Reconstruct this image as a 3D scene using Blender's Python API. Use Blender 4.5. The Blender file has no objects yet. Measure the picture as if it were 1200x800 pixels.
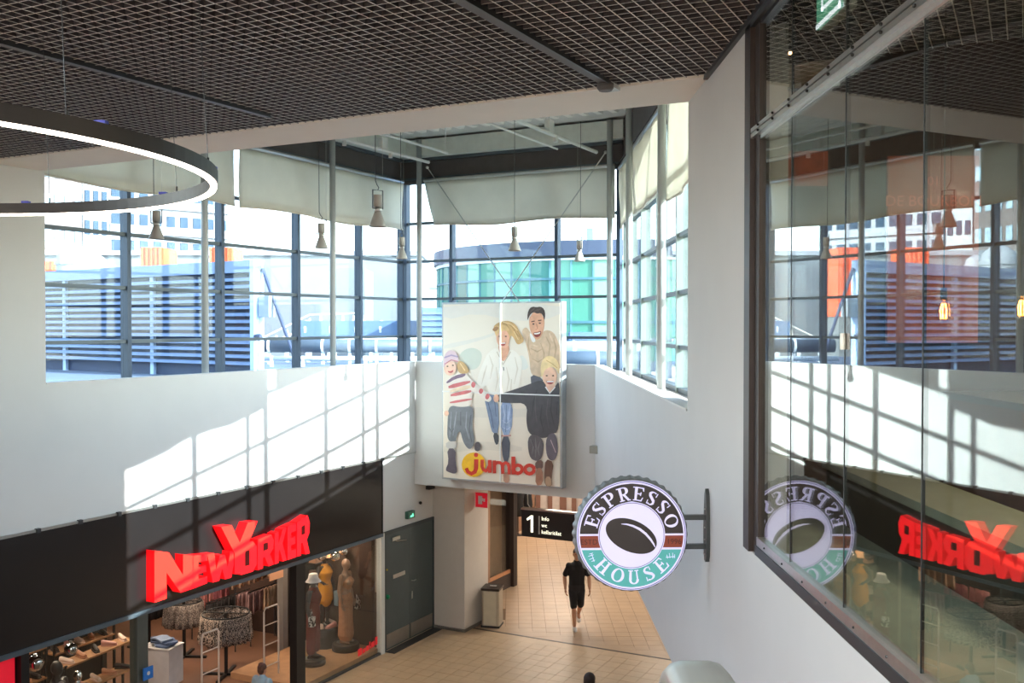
import bpy, bmesh, math, random
from mathutils import Vector, Matrix
random.seed(7)
S = bpy.context.scene
COL = S.collection
PI = math.pi
R_ = math.radians

# ------------------------------------------------------------------ camera
F_PX, EYE = 1167.0, 6.7
PITCH = math.atan(19 / F_PX)
cam_d = bpy.data.cameras.new('camera')
cam_d.sensor_width = 36.0
cam_d.lens = 36.0 * F_PX / 1200
cam_d.clip_start = 0.05
cam_d.clip_end = 2000
cam = bpy.data.objects.new('camera', cam_d)
COL.objects.link(cam)
cam.location = (0, 0, EYE)
cam.rotation_euler = (PI / 2 - PITCH, 0, 0)
S.camera = cam

# ------------------------------------------------------------------ sky and sun
SUN_TO = Vector((-0.885, 0.465, -0.4345)).normalized()      # travel direction of the sunlight
wd = bpy.data.worlds.new('sky')
S.world = wd
wd.use_nodes = True
nt = wd.node_tree
nt.nodes.clear()
sky = nt.nodes.new('ShaderNodeTexSky')
sky.sky_type = 'NISHITA'
sky.sun_disc = False
sky.sun_elevation = math.asin(-SUN_TO.z)
sky.sun_rotation = math.atan2(-SUN_TO.x, -SUN_TO.y)
sky.air_density = 1.0
sky.dust_density = 0.6
sky.ozone_density = 1.0
bg = nt.nodes.new('ShaderNodeBackground')
bg.inputs['Strength'].default_value = 0.62
ow = nt.nodes.new('ShaderNodeOutputWorld')
hs = nt.nodes.new('ShaderNodeHueSaturation')
hs.inputs['Saturation'].default_value = 0.57
nt.links.new(sky.outputs[0], hs.inputs['Color'])
nt.links.new(hs.outputs[0], bg.inputs[0])
nt.links.new(bg.outputs[0], ow.inputs[0])

sun_d = bpy.data.lights.new('sun', 'SUN')
sun_d.energy = 11.0
sun_d.angle = R_(0.53)
sun_d.color = (1.0, 0.95, 0.87)
sun = bpy.data.objects.new('sun', sun_d)
COL.objects.link(sun)
sun.rotation_euler = SUN_TO.to_track_quat('-Z', 'Y').to_euler()
sun.location = (30, -16, 40)

# ------------------------------------------------------------------ exposure
S.view_settings.view_transform = 'Standard'
S.view_settings.look = 'None'
S.view_settings.gamma = 1.0
S.view_settings.use_curve_mapping = False
S.view_settings.exposure = 1.75
S.cycles.use_denoising = True
S.cycles.denoising_prefilter = 'ACCURATE'
S.cycles.max_bounces = 9
S.cycles.diffuse_bounces = 5
S.cycles.glossy_bounces = 5
S.cycles.transmission_bounces = 6
S.cycles.transparent_max_bounces = 24
S.cycles.sample_clamp_indirect = 6.0
S.cycles.caustics_reflective = False
S.cycles.caustics_refractive = False

# ------------------------------------------------------------------ frames
TH = R_(27.4)
AL = R_(90 - 27.4)                     # rotation of the atrium frame: x runs along the left wall, y into the shop
U = Vector((math.sin(TH), math.cos(TH), 0))
N = Vector((-math.cos(TH), math.sin(TH), 0))
L0 = Vector((-1.74, 21.95, 0))
BX = -0.709                            # back bulkhead plane (atrium x)
def gp(x, y, z=0.0):
    return L0 + U * x + N * y + Vector((0, 0, z))
def ray(px, py):                       # direction seen at a point of the 1200 x 800 photograph, forward part 1
    r, d = (px - 600) / F_PX, (py - 400) / F_PX
    fy = math.cos(PITCH) - d * math.sin(PITCH)
    return Vector((r / fy, 1, -(d * math.cos(PITCH) + math.sin(PITCH)) / fy))
def at(px, py, Y):
    return Vector((0, 0, EYE)) + ray(px, py) * Y
def on_plane(px, py, p, nn):
    d = ray(px, py)
    o = Vector((0, 0, EYE))
    return o + d * ((Vector(p) - o).dot(nn) / d.dot(nn))

# ------------------------------------------------------------------ materials
def lin(c):
    return tuple((v / 255 / 12.92) if v / 255 <= 0.04045 else ((v / 255 + 0.055) / 1.055) ** 2.4 for v in c)
MATS = {}
def mat(name, rgb, rough=0.6, metal=0.0, var=0.06, scale=6.0, bump=0.0, emit=None, es=0.0, spec=None, transl=0.0, rgb2=None, sharp=False):
    if name in MATS:
        return MATS[name]
    m = bpy.data.materials.new(name)
    m.use_nodes = True
    t = m.node_tree
    b = t.nodes['Principled BSDF']
    tc = t.nodes.new('ShaderNodeTexCoord')
    nz = t.nodes.new('ShaderNodeTexNoise')
    nz.inputs['Scale'].default_value = scale
    nz.inputs['Detail'].default_value = 4
    t.links.new(tc.outputs['Object'], nz.inputs['Vector'])
    cr = t.nodes.new('ShaderNodeValToRGB')
    c = lin(rgb)
    if rgb2:
        c0, c1 = lin(rgb2), c
    else:
        c0, c1 = tuple(max(0, v * (1 - var)) for v in c), tuple(min(1, v * (1 + var)) for v in c)
    cr.color_ramp.elements[0].color = (*c0, 1)
    cr.color_ramp.elements[1].color = (*c1, 1)
    cr.color_ramp.elements[0].position = 0.47 if sharp else 0.3
    cr.color_ramp.elements[1].position = 0.53 if sharp else 0.7
    t.links.new(nz.outputs[0], cr.inputs[0])
    t.links.new(cr.outputs[0], b.inputs['Base Color'])
    b.inputs['Roughness'].default_value = rough
    b.inputs['Metallic'].default_value = metal
    if spec is not None:
        b.inputs['Specular IOR Level'].default_value = spec
    if emit:
        b.inputs['Emission Color'].default_value = (*lin(emit), 1)
        b.inputs['Emission Strength'].default_value = es
    if bump:
        bn = t.nodes.new('ShaderNodeBump')
        bn.inputs['Strength'].default_value = bump
        bn.inputs['Distance'].default_value = 0.01
        n2 = t.nodes.new('ShaderNodeTexNoise')
        n2.inputs['Scale'].default_value = scale * 12
        t.links.new(tc.outputs['Object'], n2.inputs['Vector'])
        t.links.new(n2.outputs[0], bn.inputs['Height'])
        t.links.new(bn.outputs[0], b.inputs['Normal'])
    if transl:
        tr = t.nodes.new('ShaderNodeBsdfTranslucent')
        t.links.new(cr.outputs[0], tr.inputs['Color'])
        mx = t.nodes.new('ShaderNodeMixShader')
        mx.inputs[0].default_value = transl
        t.links.new(b.outputs[0], mx.inputs[1])
        t.links.new(tr.outputs[0], mx.inputs[2])
        t.links.new(mx.outputs[0], t.nodes['Material Output'].inputs[0])
    MATS[name] = m
    return m
def glass_mat(name, tint, f0, expo=4.6, gain=1.0):
    m = bpy.data.materials.new(name)
    m.use_nodes = True
    t = m.node_tree
    t.nodes.clear()
    out = t.nodes.new('ShaderNodeOutputMaterial')
    geo = t.nodes.new('ShaderNodeNewGeometry')
    dot = t.nodes.new('ShaderNodeVectorMath'); dot.operation = 'DOT_PRODUCT'
    t.links.new(geo.outputs['Normal'], dot.inputs[0]); t.links.new(geo.outputs['Incoming'], dot.inputs[1])
    def mth(op, a, b=None):
        k = t.nodes.new('ShaderNodeMath'); k.operation = op
        for i, v in ((0, a), (1, b)):
            if v is None: continue
            if isinstance(v, (int, float)): k.inputs[i].default_value = v
            else: t.links.new(v, k.inputs[i])
        return k.outputs[0]
    ab = mth('ABSOLUTE', dot.outputs['Value'])
    om = mth('SUBTRACT', 1.0, ab)
    pw = mth('POWER', om, expo)
    fr = mth('MULTIPLY_ADD', pw, (1 - f0) * gain)
    fr.node.inputs[2].default_value = f0
    tr = t.nodes.new('ShaderNodeBsdfTransparent')
    nz = t.nodes.new('ShaderNodeTexNoise'); nz.inputs['Scale'].default_value = 1.5
    tc = t.nodes.new('ShaderNodeTexCoord'); t.links.new(tc.outputs['Object'], nz.inputs['Vector'])
    cr = t.nodes.new('ShaderNodeValToRGB')
    cr.color_ramp.elements[0].color = (*[v * 0.985 for v in tint], 1); cr.color_ramp.elements[1].color = (*tint, 1)
    t.links.new(nz.outputs[0], cr.inputs[0]); t.links.new(cr.outputs[0], tr.inputs['Color'])
    gl = t.nodes.new('ShaderNodeBsdfGlossy'); gl.inputs['Roughness'].default_value = 0.0
    mx = t.nodes.new('ShaderNodeMixShader')
    t.links.new(fr, mx.inputs[0]); t.links.new(tr.outputs[0], mx.inputs[1]); t.links.new(gl.outputs[0], mx.inputs[2])
    t.links.new(mx.outputs[0], out.inputs[0])
    MATS[name] = m
    return m

WHITE = mat('white_plaster', (208, 208, 205), 0.85, bump=0.03, var=0.015, scale=2)
GREYW = mat('grey_plaster', (198, 197, 195), 0.85, var=0.015, scale=2)
SOFFIT = mat('soffit_plaster', (240, 232, 222), 0.85, var=0.02, scale=2)
STEEL_W = mat('white_painted_steel', (205, 207, 203), 0.45, var=0.03)
COLUMN = mat('column_paint', (168, 173, 173), 0.5, var=0.03)
MULL = mat('blue_grey_aluminium', (58, 72, 90), 0.45, 0.2, var=0.05)
TRANSM = mat('grey_aluminium', (80, 90, 96), 0.45, 0.2, var=0.05)
MULLR = mat('pale_aluminium', (132, 144, 140), 0.5, 0.1, var=0.03)
DARKBAND = mat('charcoal_cladding', (84, 79, 77), 0.8, var=0.08)
ALU = mat('brushed_aluminium', (190, 190, 186), 0.32, 0.9, var=0.05, scale=30)
ALUD = mat('dark_aluminium', (84, 86, 88), 0.4, 0.8, var=0.06)
BLACK = mat('black_paint', (20, 19, 20), 0.45, var=0.1)
BLACKM = mat('matt_black', (16, 15, 17), 0.9, var=0.15)
BROWNFR = mat('dark_brown_frame', (52, 42, 38), 0.5, var=0.06)
LAT_LIT = mat('lattice_lit_face', (216, 212, 206), 0.5, 0.0, var=0.05)
LAT_SHADE = mat('lattice_shaded_face', (72, 69, 74), 0.7, 0.0, var=0.05)
TRACK = mat('track_grey', (98, 96, 96), 0.6, var=0.05)
PANE = glass_mat('window_glass', (0.66, 0.725, 0.76), 0.03, 5.0)
CLEARGL = glass_mat('clear_glass', (0.97, 0.985, 0.99), 0.03, 5.0)
SHOPGL = glass_mat('shop_glass', (0.93, 0.95, 0.94), 0.04, 5.0)
CAFEGL = glass_mat('cafe_glass', (0.86, 0.92, 0.88), 0.075, 3.3, 0.92)
BLIND = mat('cream_blind_fabric', (224, 221, 209), 0.9, var=0.03, scale=3, transl=0.43)
FASCIA = mat('black_fascia_board', (26, 23, 23), 0.3, var=0.1, scale=3)
RED = mat('red_letter_face', (226, 42, 20), 0.4, var=0.03, emit=(255, 8, 34), es=0.62)
REDS = mat('red_letter_side', (215, 16, 22), 0.4, var=0.03, emit=(255, 16, 24), es=0.25)
DOORM = mat('grey_green_door', (70, 80, 80), 0.5, var=0.05)
KICK = mat('steel_kickplate', (140, 132, 122), 0.4, 0.6, var=0.06)
TILEM = mat('beige_floor_tile', (186, 160, 128), 0.38, var=0.09, scale=1.6, bump=0.02)
TILE2 = mat('brown_beige_floor_tile', (172, 146, 118), 0.38, var=0.09, scale=1.6, bump=0.02)
GROUT = mat('grout', (112, 90, 70), 0.9)
SHOPFL = mat('shop_floor_board', (116, 82, 62), 0.45, var=0.12, scale=2)
SHOPWL = mat('shop_wall', (66, 46, 36), 0.8, var=0.1)
WOOD = mat('oak_board', (168, 122, 82), 0.5, var=0.15, scale=8)
CHROME = mat('chrome', (225, 225, 225), 0.06, 1.0, var=0.02)
PILLAR = mat('pillar_panel', (198, 190, 180), 0.6, var=0.02)
SKIN = mat('skin', (196, 146, 116), 0.55, var=0.05)

# ------------------------------------------------------------------ mesh builder
class MB:
    def __init__(self):
        self.v, self.f, self.m = [], [], []
    def add(self, vs, fs, mi=0):
        o = len(self.v)
        self.v += [tuple(p) for p in vs]
        self.f += [[o + i for i in f] for f in fs]
        self.m += [mi] * len(fs)
        return self
    def box(self, a, b, mi=0, bev=0.0):
        x0, y0, z0 = a; x1, y1, z1 = b
        vs = [(x0, y0, z0), (x1, y0, z0), (x1, y1, z0), (x0, y1, z0), (x0, y0, z1), (x1, y0, z1), (x1, y1, z1), (x0, y1, z1)]
        return self.add(vs, [(0, 3, 2, 1), (4, 5, 6, 7), (0, 1, 5, 4), (1, 2, 6, 5), (2, 3, 7, 6), (3, 0, 4, 7)], mi)
    def prism(self, poly, h0, h1, fn=None, mi=0, ms=None):
        """poly: list of 2D points (any winding); fn(x, y, h) -> 3D"""
        fn = fn or (lambda x, y, h: (x, y, h))
        n = len(poly)
        vs = [fn(x, y, h0) for x, y in poly] + [fn(x, y, h1) for x, y in poly]
        self.add(vs, [list(range(n))[::-1], list(range(n, 2 * n))], mi)
        o = len(self.v) - 2 * n
        for i in range(n):
            j = (i + 1) % n
            self.f.append([o + i, o + j, o + n + j, o + n + i]); self.m.append(mi if ms is None else ms)
        return self
    def tube(self, pts, r, n=10, mi=0, cap=True, closed=False):
        pts = [Vector(p) for p in pts]
        rr = r if isinstance(r, (list, tuple)) else [r] * len(pts)
        k = len(pts)
        vs, fs = [], []
        prev = None
        for i, p in enumerate(pts):
            if closed:
                t = (pts[(i + 1) % k] - pts[i - 1])
            else:
                t = (pts[min(i + 1, k - 1)] - pts[max(i - 1, 0)])
            t = t.normalized() if t.length > 1e-9 else Vector((0, 0, 1))
            ref = Vector((1, 0, 0))
            a = ref - t * ref.dot(t)
            if a.length < 0.3:
                ref = Vector((0, 1, 0)); a = ref - t * ref.dot(t)
            if prev is not None:
                q = prev - t * prev.dot(t)
                if q.length > 0.2: a = q
            a.normalize(); prev = a
            b = t.cross(a)
            ra, rb = rr[i] if isinstance(rr[i], (tuple, list)) else (rr[i], rr[i])
            for j in range(n):
                an = 2 * PI * j / n
                vs.append(p + a * (math.cos(an) * ra) + b * (math.sin(an) * rb))
        rings = k if closed else k - 1
        for i in range(rings):
            i2 = (i + 1) % k
            for j in range(n):
                j2 = (j + 1) % n
                fs.append((i * n + j, i * n + j2, i2 * n + j2, i2 * n + j))
        if cap and not closed:
            fs.append(list(range(n))[::-1]); fs.append([(k - 1) * n + j for j in range(n)])
        return self.add(vs, fs, mi)
    def cyl(self, c, r, h, n=16, mi=0, r2=None):
        return self.tube([c, (c[0], c[1], c[2] + h)], [r, r if r2 is None else r2], n, mi)
    def lathe(self, prof, n=20, c=(0, 0, 0), mi=0, sx=1.0, sy=1.0):
        """prof: (radius, z) list, axis z"""
        vs, fs = [], []
        for r, z in prof:
            for j in range(n):
                a = 2 * PI * j / n
                vs.append((c[0] + max(r, 1e-4) * math.cos(a) * sx, c[1] + max(r, 1e-4) * math.sin(a) * sy, c[2] + z))
        for i in range(len(prof) - 1):
            for j in range(n):
                j2 = (j + 1) % n
                fs.append((i * n + j, i * n + j2, (i + 1) * n + j2, (i + 1) * n + j))
        fs.append(list(range(n))[::-1]); fs.append([(len(prof) - 1) * n + j for j in range(n)])
        return self.add(vs, fs, mi)
    def ball(self, c, r, n=12, mi=0):
        rx, ry, rz = r if isinstance(r, (tuple, list)) else (r, r, r)
        prof = [(math.sin(PI * i / n), -math.cos(PI * i / n)) for i in range(n + 1)]
        vs, fs = [], []
        k = n * 2
        for a, z in prof:
            for j in range(k):
                an = 2 * PI * j / k
                vs.append((c[0] + max(a, 1e-3) * math.cos(an) * rx, c[1] + max(a, 1e-3) * math.sin(an) * ry, c[2] + z * rz))
        for i in range(n):
            for j in range(k):
                j2 = (j + 1) % k
                fs.append((i * k + j, i * k + j2, (i + 1) * k + j2, (i + 1) * k + j))
        fs.append(list(range(k))[::-1]); fs.append([n * k + j for j in range(k)])
        return self.add(vs, fs, mi)
    def sheet(self, nx, nz, fn, th, mi=0):
        """a sheet with thickness: fn(u, w) -> point and the offset direction"""
        vs = []
        for s in (0, 1):
            for i in range(nx + 1):
                for k in range(nz + 1):
                    p, d = fn(i / nx, k / nz)
                    vs.append(Vector(p) + Vector(d) * (th * s))
        fs = []
        q = nz + 1; o = (nx + 1) * q
        for i in range(nx):
            for k in range(nz):
                a = i * q + k
                fs.append((a, a + 1, a + q + 1, a + q)); fs.append((o + a, o + a + q, o + a + q + 1, o + a + 1))
        for i in range(nx):
            a = i * q; fs.append((a, a + q, o + a + q, o + a)); a += nz; fs.append((a, o + a, o + a + q, a + q))
        for k in range(nz):
            a = k; fs.append((a, o + a, o + a + 1, a + 1)); a = nx * q + k; fs.append((a, a + 1, o + a + 1, o + a))
        return self.add(vs, fs, mi)
    def mesh(self, name, mats, smooth=False):
        me = bpy.data.meshes.new(name)
        me.from_pydata([tuple(p) for p in self.v], [], self.f)
        ms = mats if isinstance(mats, (list, tuple)) else [mats]
        for m in ms: me.materials.append(m)
        if len(ms) > 1:
            me.polygons.foreach_set('material_index', self.m)
        if smooth:
            me.polygons.foreach_set('use_smooth', [len(f) <= 4 for f in self.f])
        me.update()
        return me

def link(name, me, parent=None, loc=None, rot=None):
    o = bpy.data.objects.new(name, me)
    COL.objects.link(o)
    if parent is not None: o.parent = parent
    if loc is not None: o.location = loc
    if rot is not None: o.rotation_euler = rot if isinstance(rot, (tuple, list)) else (0, 0, rot)
    return o
def part(name, mb, mats, parent, smooth=False, loc=None, rot=None, label=None):
    o = link(name, mb.mesh(name, mats, smooth), parent, loc, rot)
    if label: o['label'] = label
    return o
def tag(o, label, cat, group=None):
    o['label'] = label; o['category'] = cat
    if group: o['group'] = group
    return o
def thing(name, label, cat, loc=(0, 0, 0), rot=0.0, group=None):
    return tag(link(name, None, None, loc, rot), label, cat, group)
def solid(name, mb, mats, label, cat, loc=(0, 0, 0), rot=0.0, group=None, smooth=False):
    return tag(link(name, mb.mesh(name, mats, smooth), None, loc, rot), label, cat, group)
def struct(name, mb, mats, G=True, smooth=False):
    o = link(name, mb.mesh(name, mats, smooth) if mb else None, None, L0 if G else (0, 0, 0), AL if G else 0)
    o['kind'] = 'structure'
    return o
def copy_tree(o, parent=None):
    c = o.copy(); COL.objects.link(c)
    if parent is not None: c.parent = parent
    for ch in list(o.children): copy_tree(ch, c)
    return c
def text_mesh(name, body, size, mats, parent, loc, rot, depth=0.002, align='CENTER', label=None):
    cu = bpy.data.curves.new(name, 'FONT')
    cu.body = body; cu.size = size; cu.extrude = depth; cu.align_x = align; cu.align_y = 'CENTER'; cu.resolution_u = 3
    tmp = bpy.data.objects.new('tmp_text', cu)
    COL.objects.link(tmp)
    dg = bpy.context.evaluated_depsgraph_get()
    me = bpy.data.meshes.new_from_object(tmp.evaluated_get(dg))
    bpy.data.objects.remove(tmp); bpy.data.curves.remove(cu)
    me.materials.clear(); me.materials.append(mats)
    me.name = name
    return link(name, me, parent, loc, rot)
def blob(name, items, voxel, m, parent, smooth_it=3, extra=None):
    """one continuous surface out of closed tubes and balls (voxel union)"""
    b = MB()
    for it in items:
        if it[0] == 'ball': b.ball(it[1], it[2], 10)
        elif it[0] == 'tube':
            pts, rad = it[1], it[2]
            b.tube(pts, rad, 14)
            for p, r in ((pts[0], rad[0] if isinstance(rad, list) else rad), (pts[-1], rad[-1] if isinstance(rad, list) else rad)):
                q = min(r) if isinstance(r, tuple) else r
                b.ball(p, q * 0.97, 7)
    me = b.mesh(name + '_raw', m)
    tmp = bpy.data.objects.new('tmp_blob', me)
    COL.objects.link(tmp)
    md = tmp.modifiers.new('r', 'REMESH'); md.mode = 'VOXEL'; md.voxel_size = voxel; md.use_smooth_shade = True
    sm = tmp.modifiers.new('s', 'SMOOTH'); sm.iterations = smooth_it; sm.factor = 0.5
    dg = bpy.context.evaluated_depsgraph_get()
    out = bpy.data.meshes.new_from_object(tmp.evaluated_get(dg))
    bpy.data.objects.remove(tmp); bpy.data.meshes.remove(me)
    if extra:                                   # slim pieces (fingers, ears) rooted inside the body, same mesh
        bm = bmesh.new(); bm.from_mesh(out)
        t2 = extra.mesh('x', m, True); bm.from_mesh(t2)
        bm.to_mesh(out); bm.free(); bpy.data.meshes.remove(t2)
    out.materials.clear(); out.materials.append(m)
    out.polygons.foreach_set('use_smooth', [True] * len(out.polygons))
    out.name = name
    return link(name, out, parent)

# =================================================================== SETTING
CEIL, SILL, SLABB, LEDGE = 8.75, 5.91, 3.29, 5.78
ROOF = 10.72
# --- left wall (atrium frame: plane y = 0)
b = MB()
b.box((-9.75, 0.0, 3.99), (BX, 0.14, SILL))                       # upper parapet panel
b.box((-9.75, 0.14, LEDGE - 0.25), (0.02, 1.0, LEDGE))              # window ledge
b.box((-13.4, 0.0, 3.99), (-9.75, 0.9, CEIL + 0.05)).box((-24, 0.0, 3.99), (-13.4, 0.3, SILL)).box((-24, 0.0, CEIL - 0.1), (-13.4, 0.3, CEIL + 0.05))                  # pier, full-height wall, and wall around the added side window
b.box((-24, 0.04, 2.44), (-2.0, 0.25, 4.0))                         # backing behind the fascia
b.box((-2.0, 0.03, 2.46), (0.05, 0.25, 4.0))                        # wall above the service door
b.box((-0.709, 0.0, SLABB), (0.05, 0.25, 4.0))
wl = struct('wall_left', b, WHITE)
part('coping', MB().box((-9.75, -0.012, SILL), (BX, 0.16, SILL + 0.02)), WHITE, wl)
b = MB().box((-24, -0.03, 3.965), (-1.98, 0.03, 4.0)).box((-1.98, -0.01, 3.965), (BX, 0.03, 3.995))
tr = struct('trim_1', b, ALU)
for i in range(14):
    part('trim_clip', MB().box((-10.6 + i * 0.66, -0.055, 3.955), (-10.54 + i * 0.66, 0.0, 4.012)), ALUD, tr)
# --- back bulkhead carrying the poster
b = MB()
b.box((BX, -4.19, SLABB), (BX + 0.14, 0.0, SILL))
b.box((BX + 0.14, -4.6, LEDGE - 0.25), (0.05, 0.0, LEDGE))
b.box((BX + 0.14, -9.0, SLABB), (0.3, 1.0, SLABB + 0.2))
wb = struct('wall_back', b, WHITE)
part('coping', MB().box((BX - 0.012, -4.19, SILL), (BX + 0.16, 0.0, SILL + 0.02)), WHITE, wb)
# --- right wall: bulkhead over the lower mall, tall pier, panel below the glass (world X = 1.62)
XR = 1.62
b = MB()
b.box((XR, 9.18, SLABB), (XR + 0.14, 19.42, SILL))
b.prism([(XR, 6.87), (XR, 9.18), (2.25, 10.3), (2.5, 10.1), (3.0, 8.9), (1.9, 8.9), (1.9, 6.87)], SLABB, ROOF)
b.box((XR, -8, SLABB), (XR + 0.2, 6.87, 5.17))
b.box((XR + 0.14, 9.0, LEDGE - 0.3), (2.45, 20.3, LEDGE))
wr = struct('wall_right', b, GREYW, G=False)
part('coping', MB().box((XR - 0.012, 9.19, SILL), (XR + 0.16, 19.40, SILL + 0.02)), WHITE, wr)
part('ledge_board', MB().box((XR + 0.16, 9.3, LEDGE), (2.2, 20.1, LEDGE + 0.015)), mat('sand_ledge', (214, 200, 186), 0.7), wr)
b = MB().box((1.82, -8, 4.8), (5.2, 8.8, 5.1)); b.box((1.64, -8, SLABB), (10, 10.3, SLABB + 0.2)); b.box((1.64, 10.3, SLABB), (10, 21, SLABB + 0.2))
struct('floor_upper', b, mat('cafe_floor', (136, 148, 140), 0.55, var=0.12), G=False)['label'] = 'grey floor of the upper level behind the glass wall'

# --- ceiling: soffit strip, upstand, dark void, lattice
b = MB()
b.box((-10.62, -10.2, CEIL), (-9.795, 0.9, CEIL + 0.14))
b.box((-9.93, -9.05, CEIL + 0.14), (-9.795, 0.9, ROOF))
ce = struct('ceiling', b, SOFFIT)
void = MB().box((-24, -14, 9.75), (-9.93, 1.0, 9.85))
part('ceiling_void', void, BLACKM, ce)
PIT = 0.1
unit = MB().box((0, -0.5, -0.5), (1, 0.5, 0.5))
unit.m = [0, 1, 1, 1, 1, 1]  # bottom face coloured lighter, sides darker, imitating floor light and shade between strips
unit = unit.mesh('lattice_strip', [LAT_LIT, LAT_SHADE])
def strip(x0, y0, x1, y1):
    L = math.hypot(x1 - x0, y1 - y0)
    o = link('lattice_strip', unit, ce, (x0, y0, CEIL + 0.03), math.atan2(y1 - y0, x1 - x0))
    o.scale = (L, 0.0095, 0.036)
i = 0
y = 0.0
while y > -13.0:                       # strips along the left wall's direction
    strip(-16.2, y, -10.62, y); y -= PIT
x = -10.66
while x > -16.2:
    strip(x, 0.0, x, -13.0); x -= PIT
part('edge_angle', MB().box((1.585, 0.5, CEIL - 0.02), (1.62, 8.28, CEIL + 0.03)), ALUD, struct('trim_5', MB().box((1.60, 0.5, CEIL + 0.03), (1.62, 8.28, CEIL + 0.05)), ALUD, G=False))
# --- roof of the bay
b = MB().box((-9.9, -9.0, ROOF + 0.05), (0.6, 1.5, ROOF + 0.25))
rf = struct('ceiling_bay', b, STEEL_W)
rf.name = 'ceiling.001'
deck = mat('corrugated_deck', (236, 236, 230), 0.5)
for i in range(32):                     # corrugation ribs run toward the window
    y0 = 0.7 - i * 0.30
    part('deck_rib', MB().prism([(0, 0), (0.04, -0.12), (0.15, -0.12), (0.19, 0)], -9.8, -1.3,
         lambda a, c, h, y0=y0: (h, y0 - a, ROOF + 0.05 + c)), deck, rf)
band = MB()
band.box((-9.9, 0.72, 9.82), (0.0, 0.86, 10.35)).box((-0.10, -4.9, 9.82), (0.05, 0.86, 10.35)).box((-9.9, 0.86, 9.9), (0.1, 1.0, ROOF + 0.1)).box((0.05, -9, 9.9), (0.2, 1.0, ROOF + 0.1))
struct('trim_2', band, DARKBAND)
b = MB()
for z0, z1, d in ((9.90, 9.94, 0.05), (10.30, 10.36, 0.09)):
    b.box((-9.8, 0.72 - d, z0), (-0.1, 0.73, z1)).box((-0.1 - d, -4.5, z0), (-0.09, 0.72, z1))
struct('trim_3', b, TRANSM)
beam = MB().box((-9.8, 0.45, 10.36), (-0.3, 0.72, ROOF)).box((-0.38, -4.6, 10.36), (-0.10, 0.72, ROOF))
part('edge_beam', beam, mat('beam_paint', (206, 212, 204), 0.6), rf)
b = MB().box((2.2, 9.3, 9.82), (2.36, 20.3, ROOF + 0.1)).box((2.12, 9.3, 9.90), (2.2, 20.2, 9.94))
struct('trim_4', b, DARKBAND, G=False)
part('edge_beam', MB().prism([(0.35, -4.55), (-9.8, -9.2), (-9.8, -9.5), (0.35, -4.85)], 10.4, ROOF), STEEL_W, rf)

# --- glazing
PZ = [LEDGE, 6.45, 7.28, 8.11, 8.95, 9.85]
def glazing(name, frame, mulls, x0, x1, zs, mm, tm, side, md=0.16, mw=0.075, glass=None):
    """frame(a, d, z) -> point; a along the window, d outward depth"""
    w = link(name, None); w['kind'] = 'structure'
    def bx(nm, a0, a1, d0, d1, z0, z1, m):
        b = MB()
        b.prism([(a0, d0), (a1, d0), (a1, d1), (a0, d1)], z0, z1, frame)
        part(nm, b, m, w)
    for a in mulls:
        bx('mullion', a - mw / 2, a + mw / 2, 0.0, md, zs[0], zs[-1], mm)
    for z in zs[1:-1]:
        bx('transom', x0, x1, 0.03, 0.13, z - 0.028, z + 0.028, tm)
    bx('sill_frame', x0, x1, 0.02, 0.15, zs[0], zs[0] + 0.07, tm)
    xs = [x0] + [a for a in mulls] + [x1]
    xs = sorted(xs)
    for i in range(len(xs) - 1):
        if xs[i + 1] - xs[i] < 0.2: continue
        for k in range(len(zs) - 1):
            bx('pane', xs[i] + 0.03, xs[i + 1] - 0.03, 0.09, 0.105, zs[k] + 0.02, zs[k + 1] - 0.02, glass or PANE)
    return w
fl = lambda a, d, z: tuple(gp(a, 0.75 + d, z))
glazing('window_1', fl, [-9.72, -7.68, -5.65, -3.62, -1.61, -0.02], -9.75, 0.0, PZ, MULL, TRANSM, 1)
fb = lambda a, d, z: tuple(gp(-0.08 + d, -a, z))
glazing('window_2', fb, [-0.68, 0.50, 3.02, 4.38], -0.7, 4.4, PZ, MULL, TRANSM, 1)
fr = lambda a, d, z: (2.25 + d, a, z)
glazing('window_3', fr, [10.0, 11.80, 13.67, 15.54, 17.41, 19.28, 20.15], 10.3, 20.2, [LEDGE, 6.40, 7.15, 7.93, 8.75, 9.82], MULLR, TRANSM, 1)

glazing('window_added', lambda a, d, z: tuple(gp(a, 0.1 + d, z)), [-23.9, -21.8, -19.7, -17.6, -15.5, -13.45], -24, -13.4, [SILL, 7.28, CEIL - 0.1], MULL, TRANSM, 1, glass=CLEARGL)  # added side window, unseen, letting skylight onto the ceiling
# --- lower level: floor, corridor
JX = 0.40                                # expansion joint (atrium x)
b = MB().box((-26, -16, -0.3), (14, 8, -0.012))
flr = struct('floor', b, GROUT)
part('joint_strip', MB().box((JX - 0.03, -12, -0.012), (JX + 0.03, -0.78, 0.003)), mat('joint_metal', (60, 52, 46), 0.35, 0.7), flr)
part('joint_bed', MB().box((JX - 0.36, -16, -0.0125), (JX - 0.03, -0.0, -0.0015)), TILEM, flr)
part('joint_bed', MB().box((JX + 0.03, -16, -0.0125), (JX + 0.42, -0.75, -0.0015)), TILE2, flr)
tiles = []
TS = 0.3
def visible(w):
    f = w.y * math.cos(PITCH) - (w.z - EYE) * math.sin(PITCH)
    up = w.y * math.sin(PITCH) + (w.z - EYE) * math.cos(PITCH)
    if f < 1: return None
    return 600 + F_PX * w.x / f, 400 - F_PX * up / f
for i in range(-30, 2):
    for j in range(-40, 1):
        x, y = JX - 0.05 - TS * (0.5 - i), j * TS + 0.1
        if x > JX - 0.17: continue
        tiles.append((gp(x, y), AL, 0))
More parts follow.
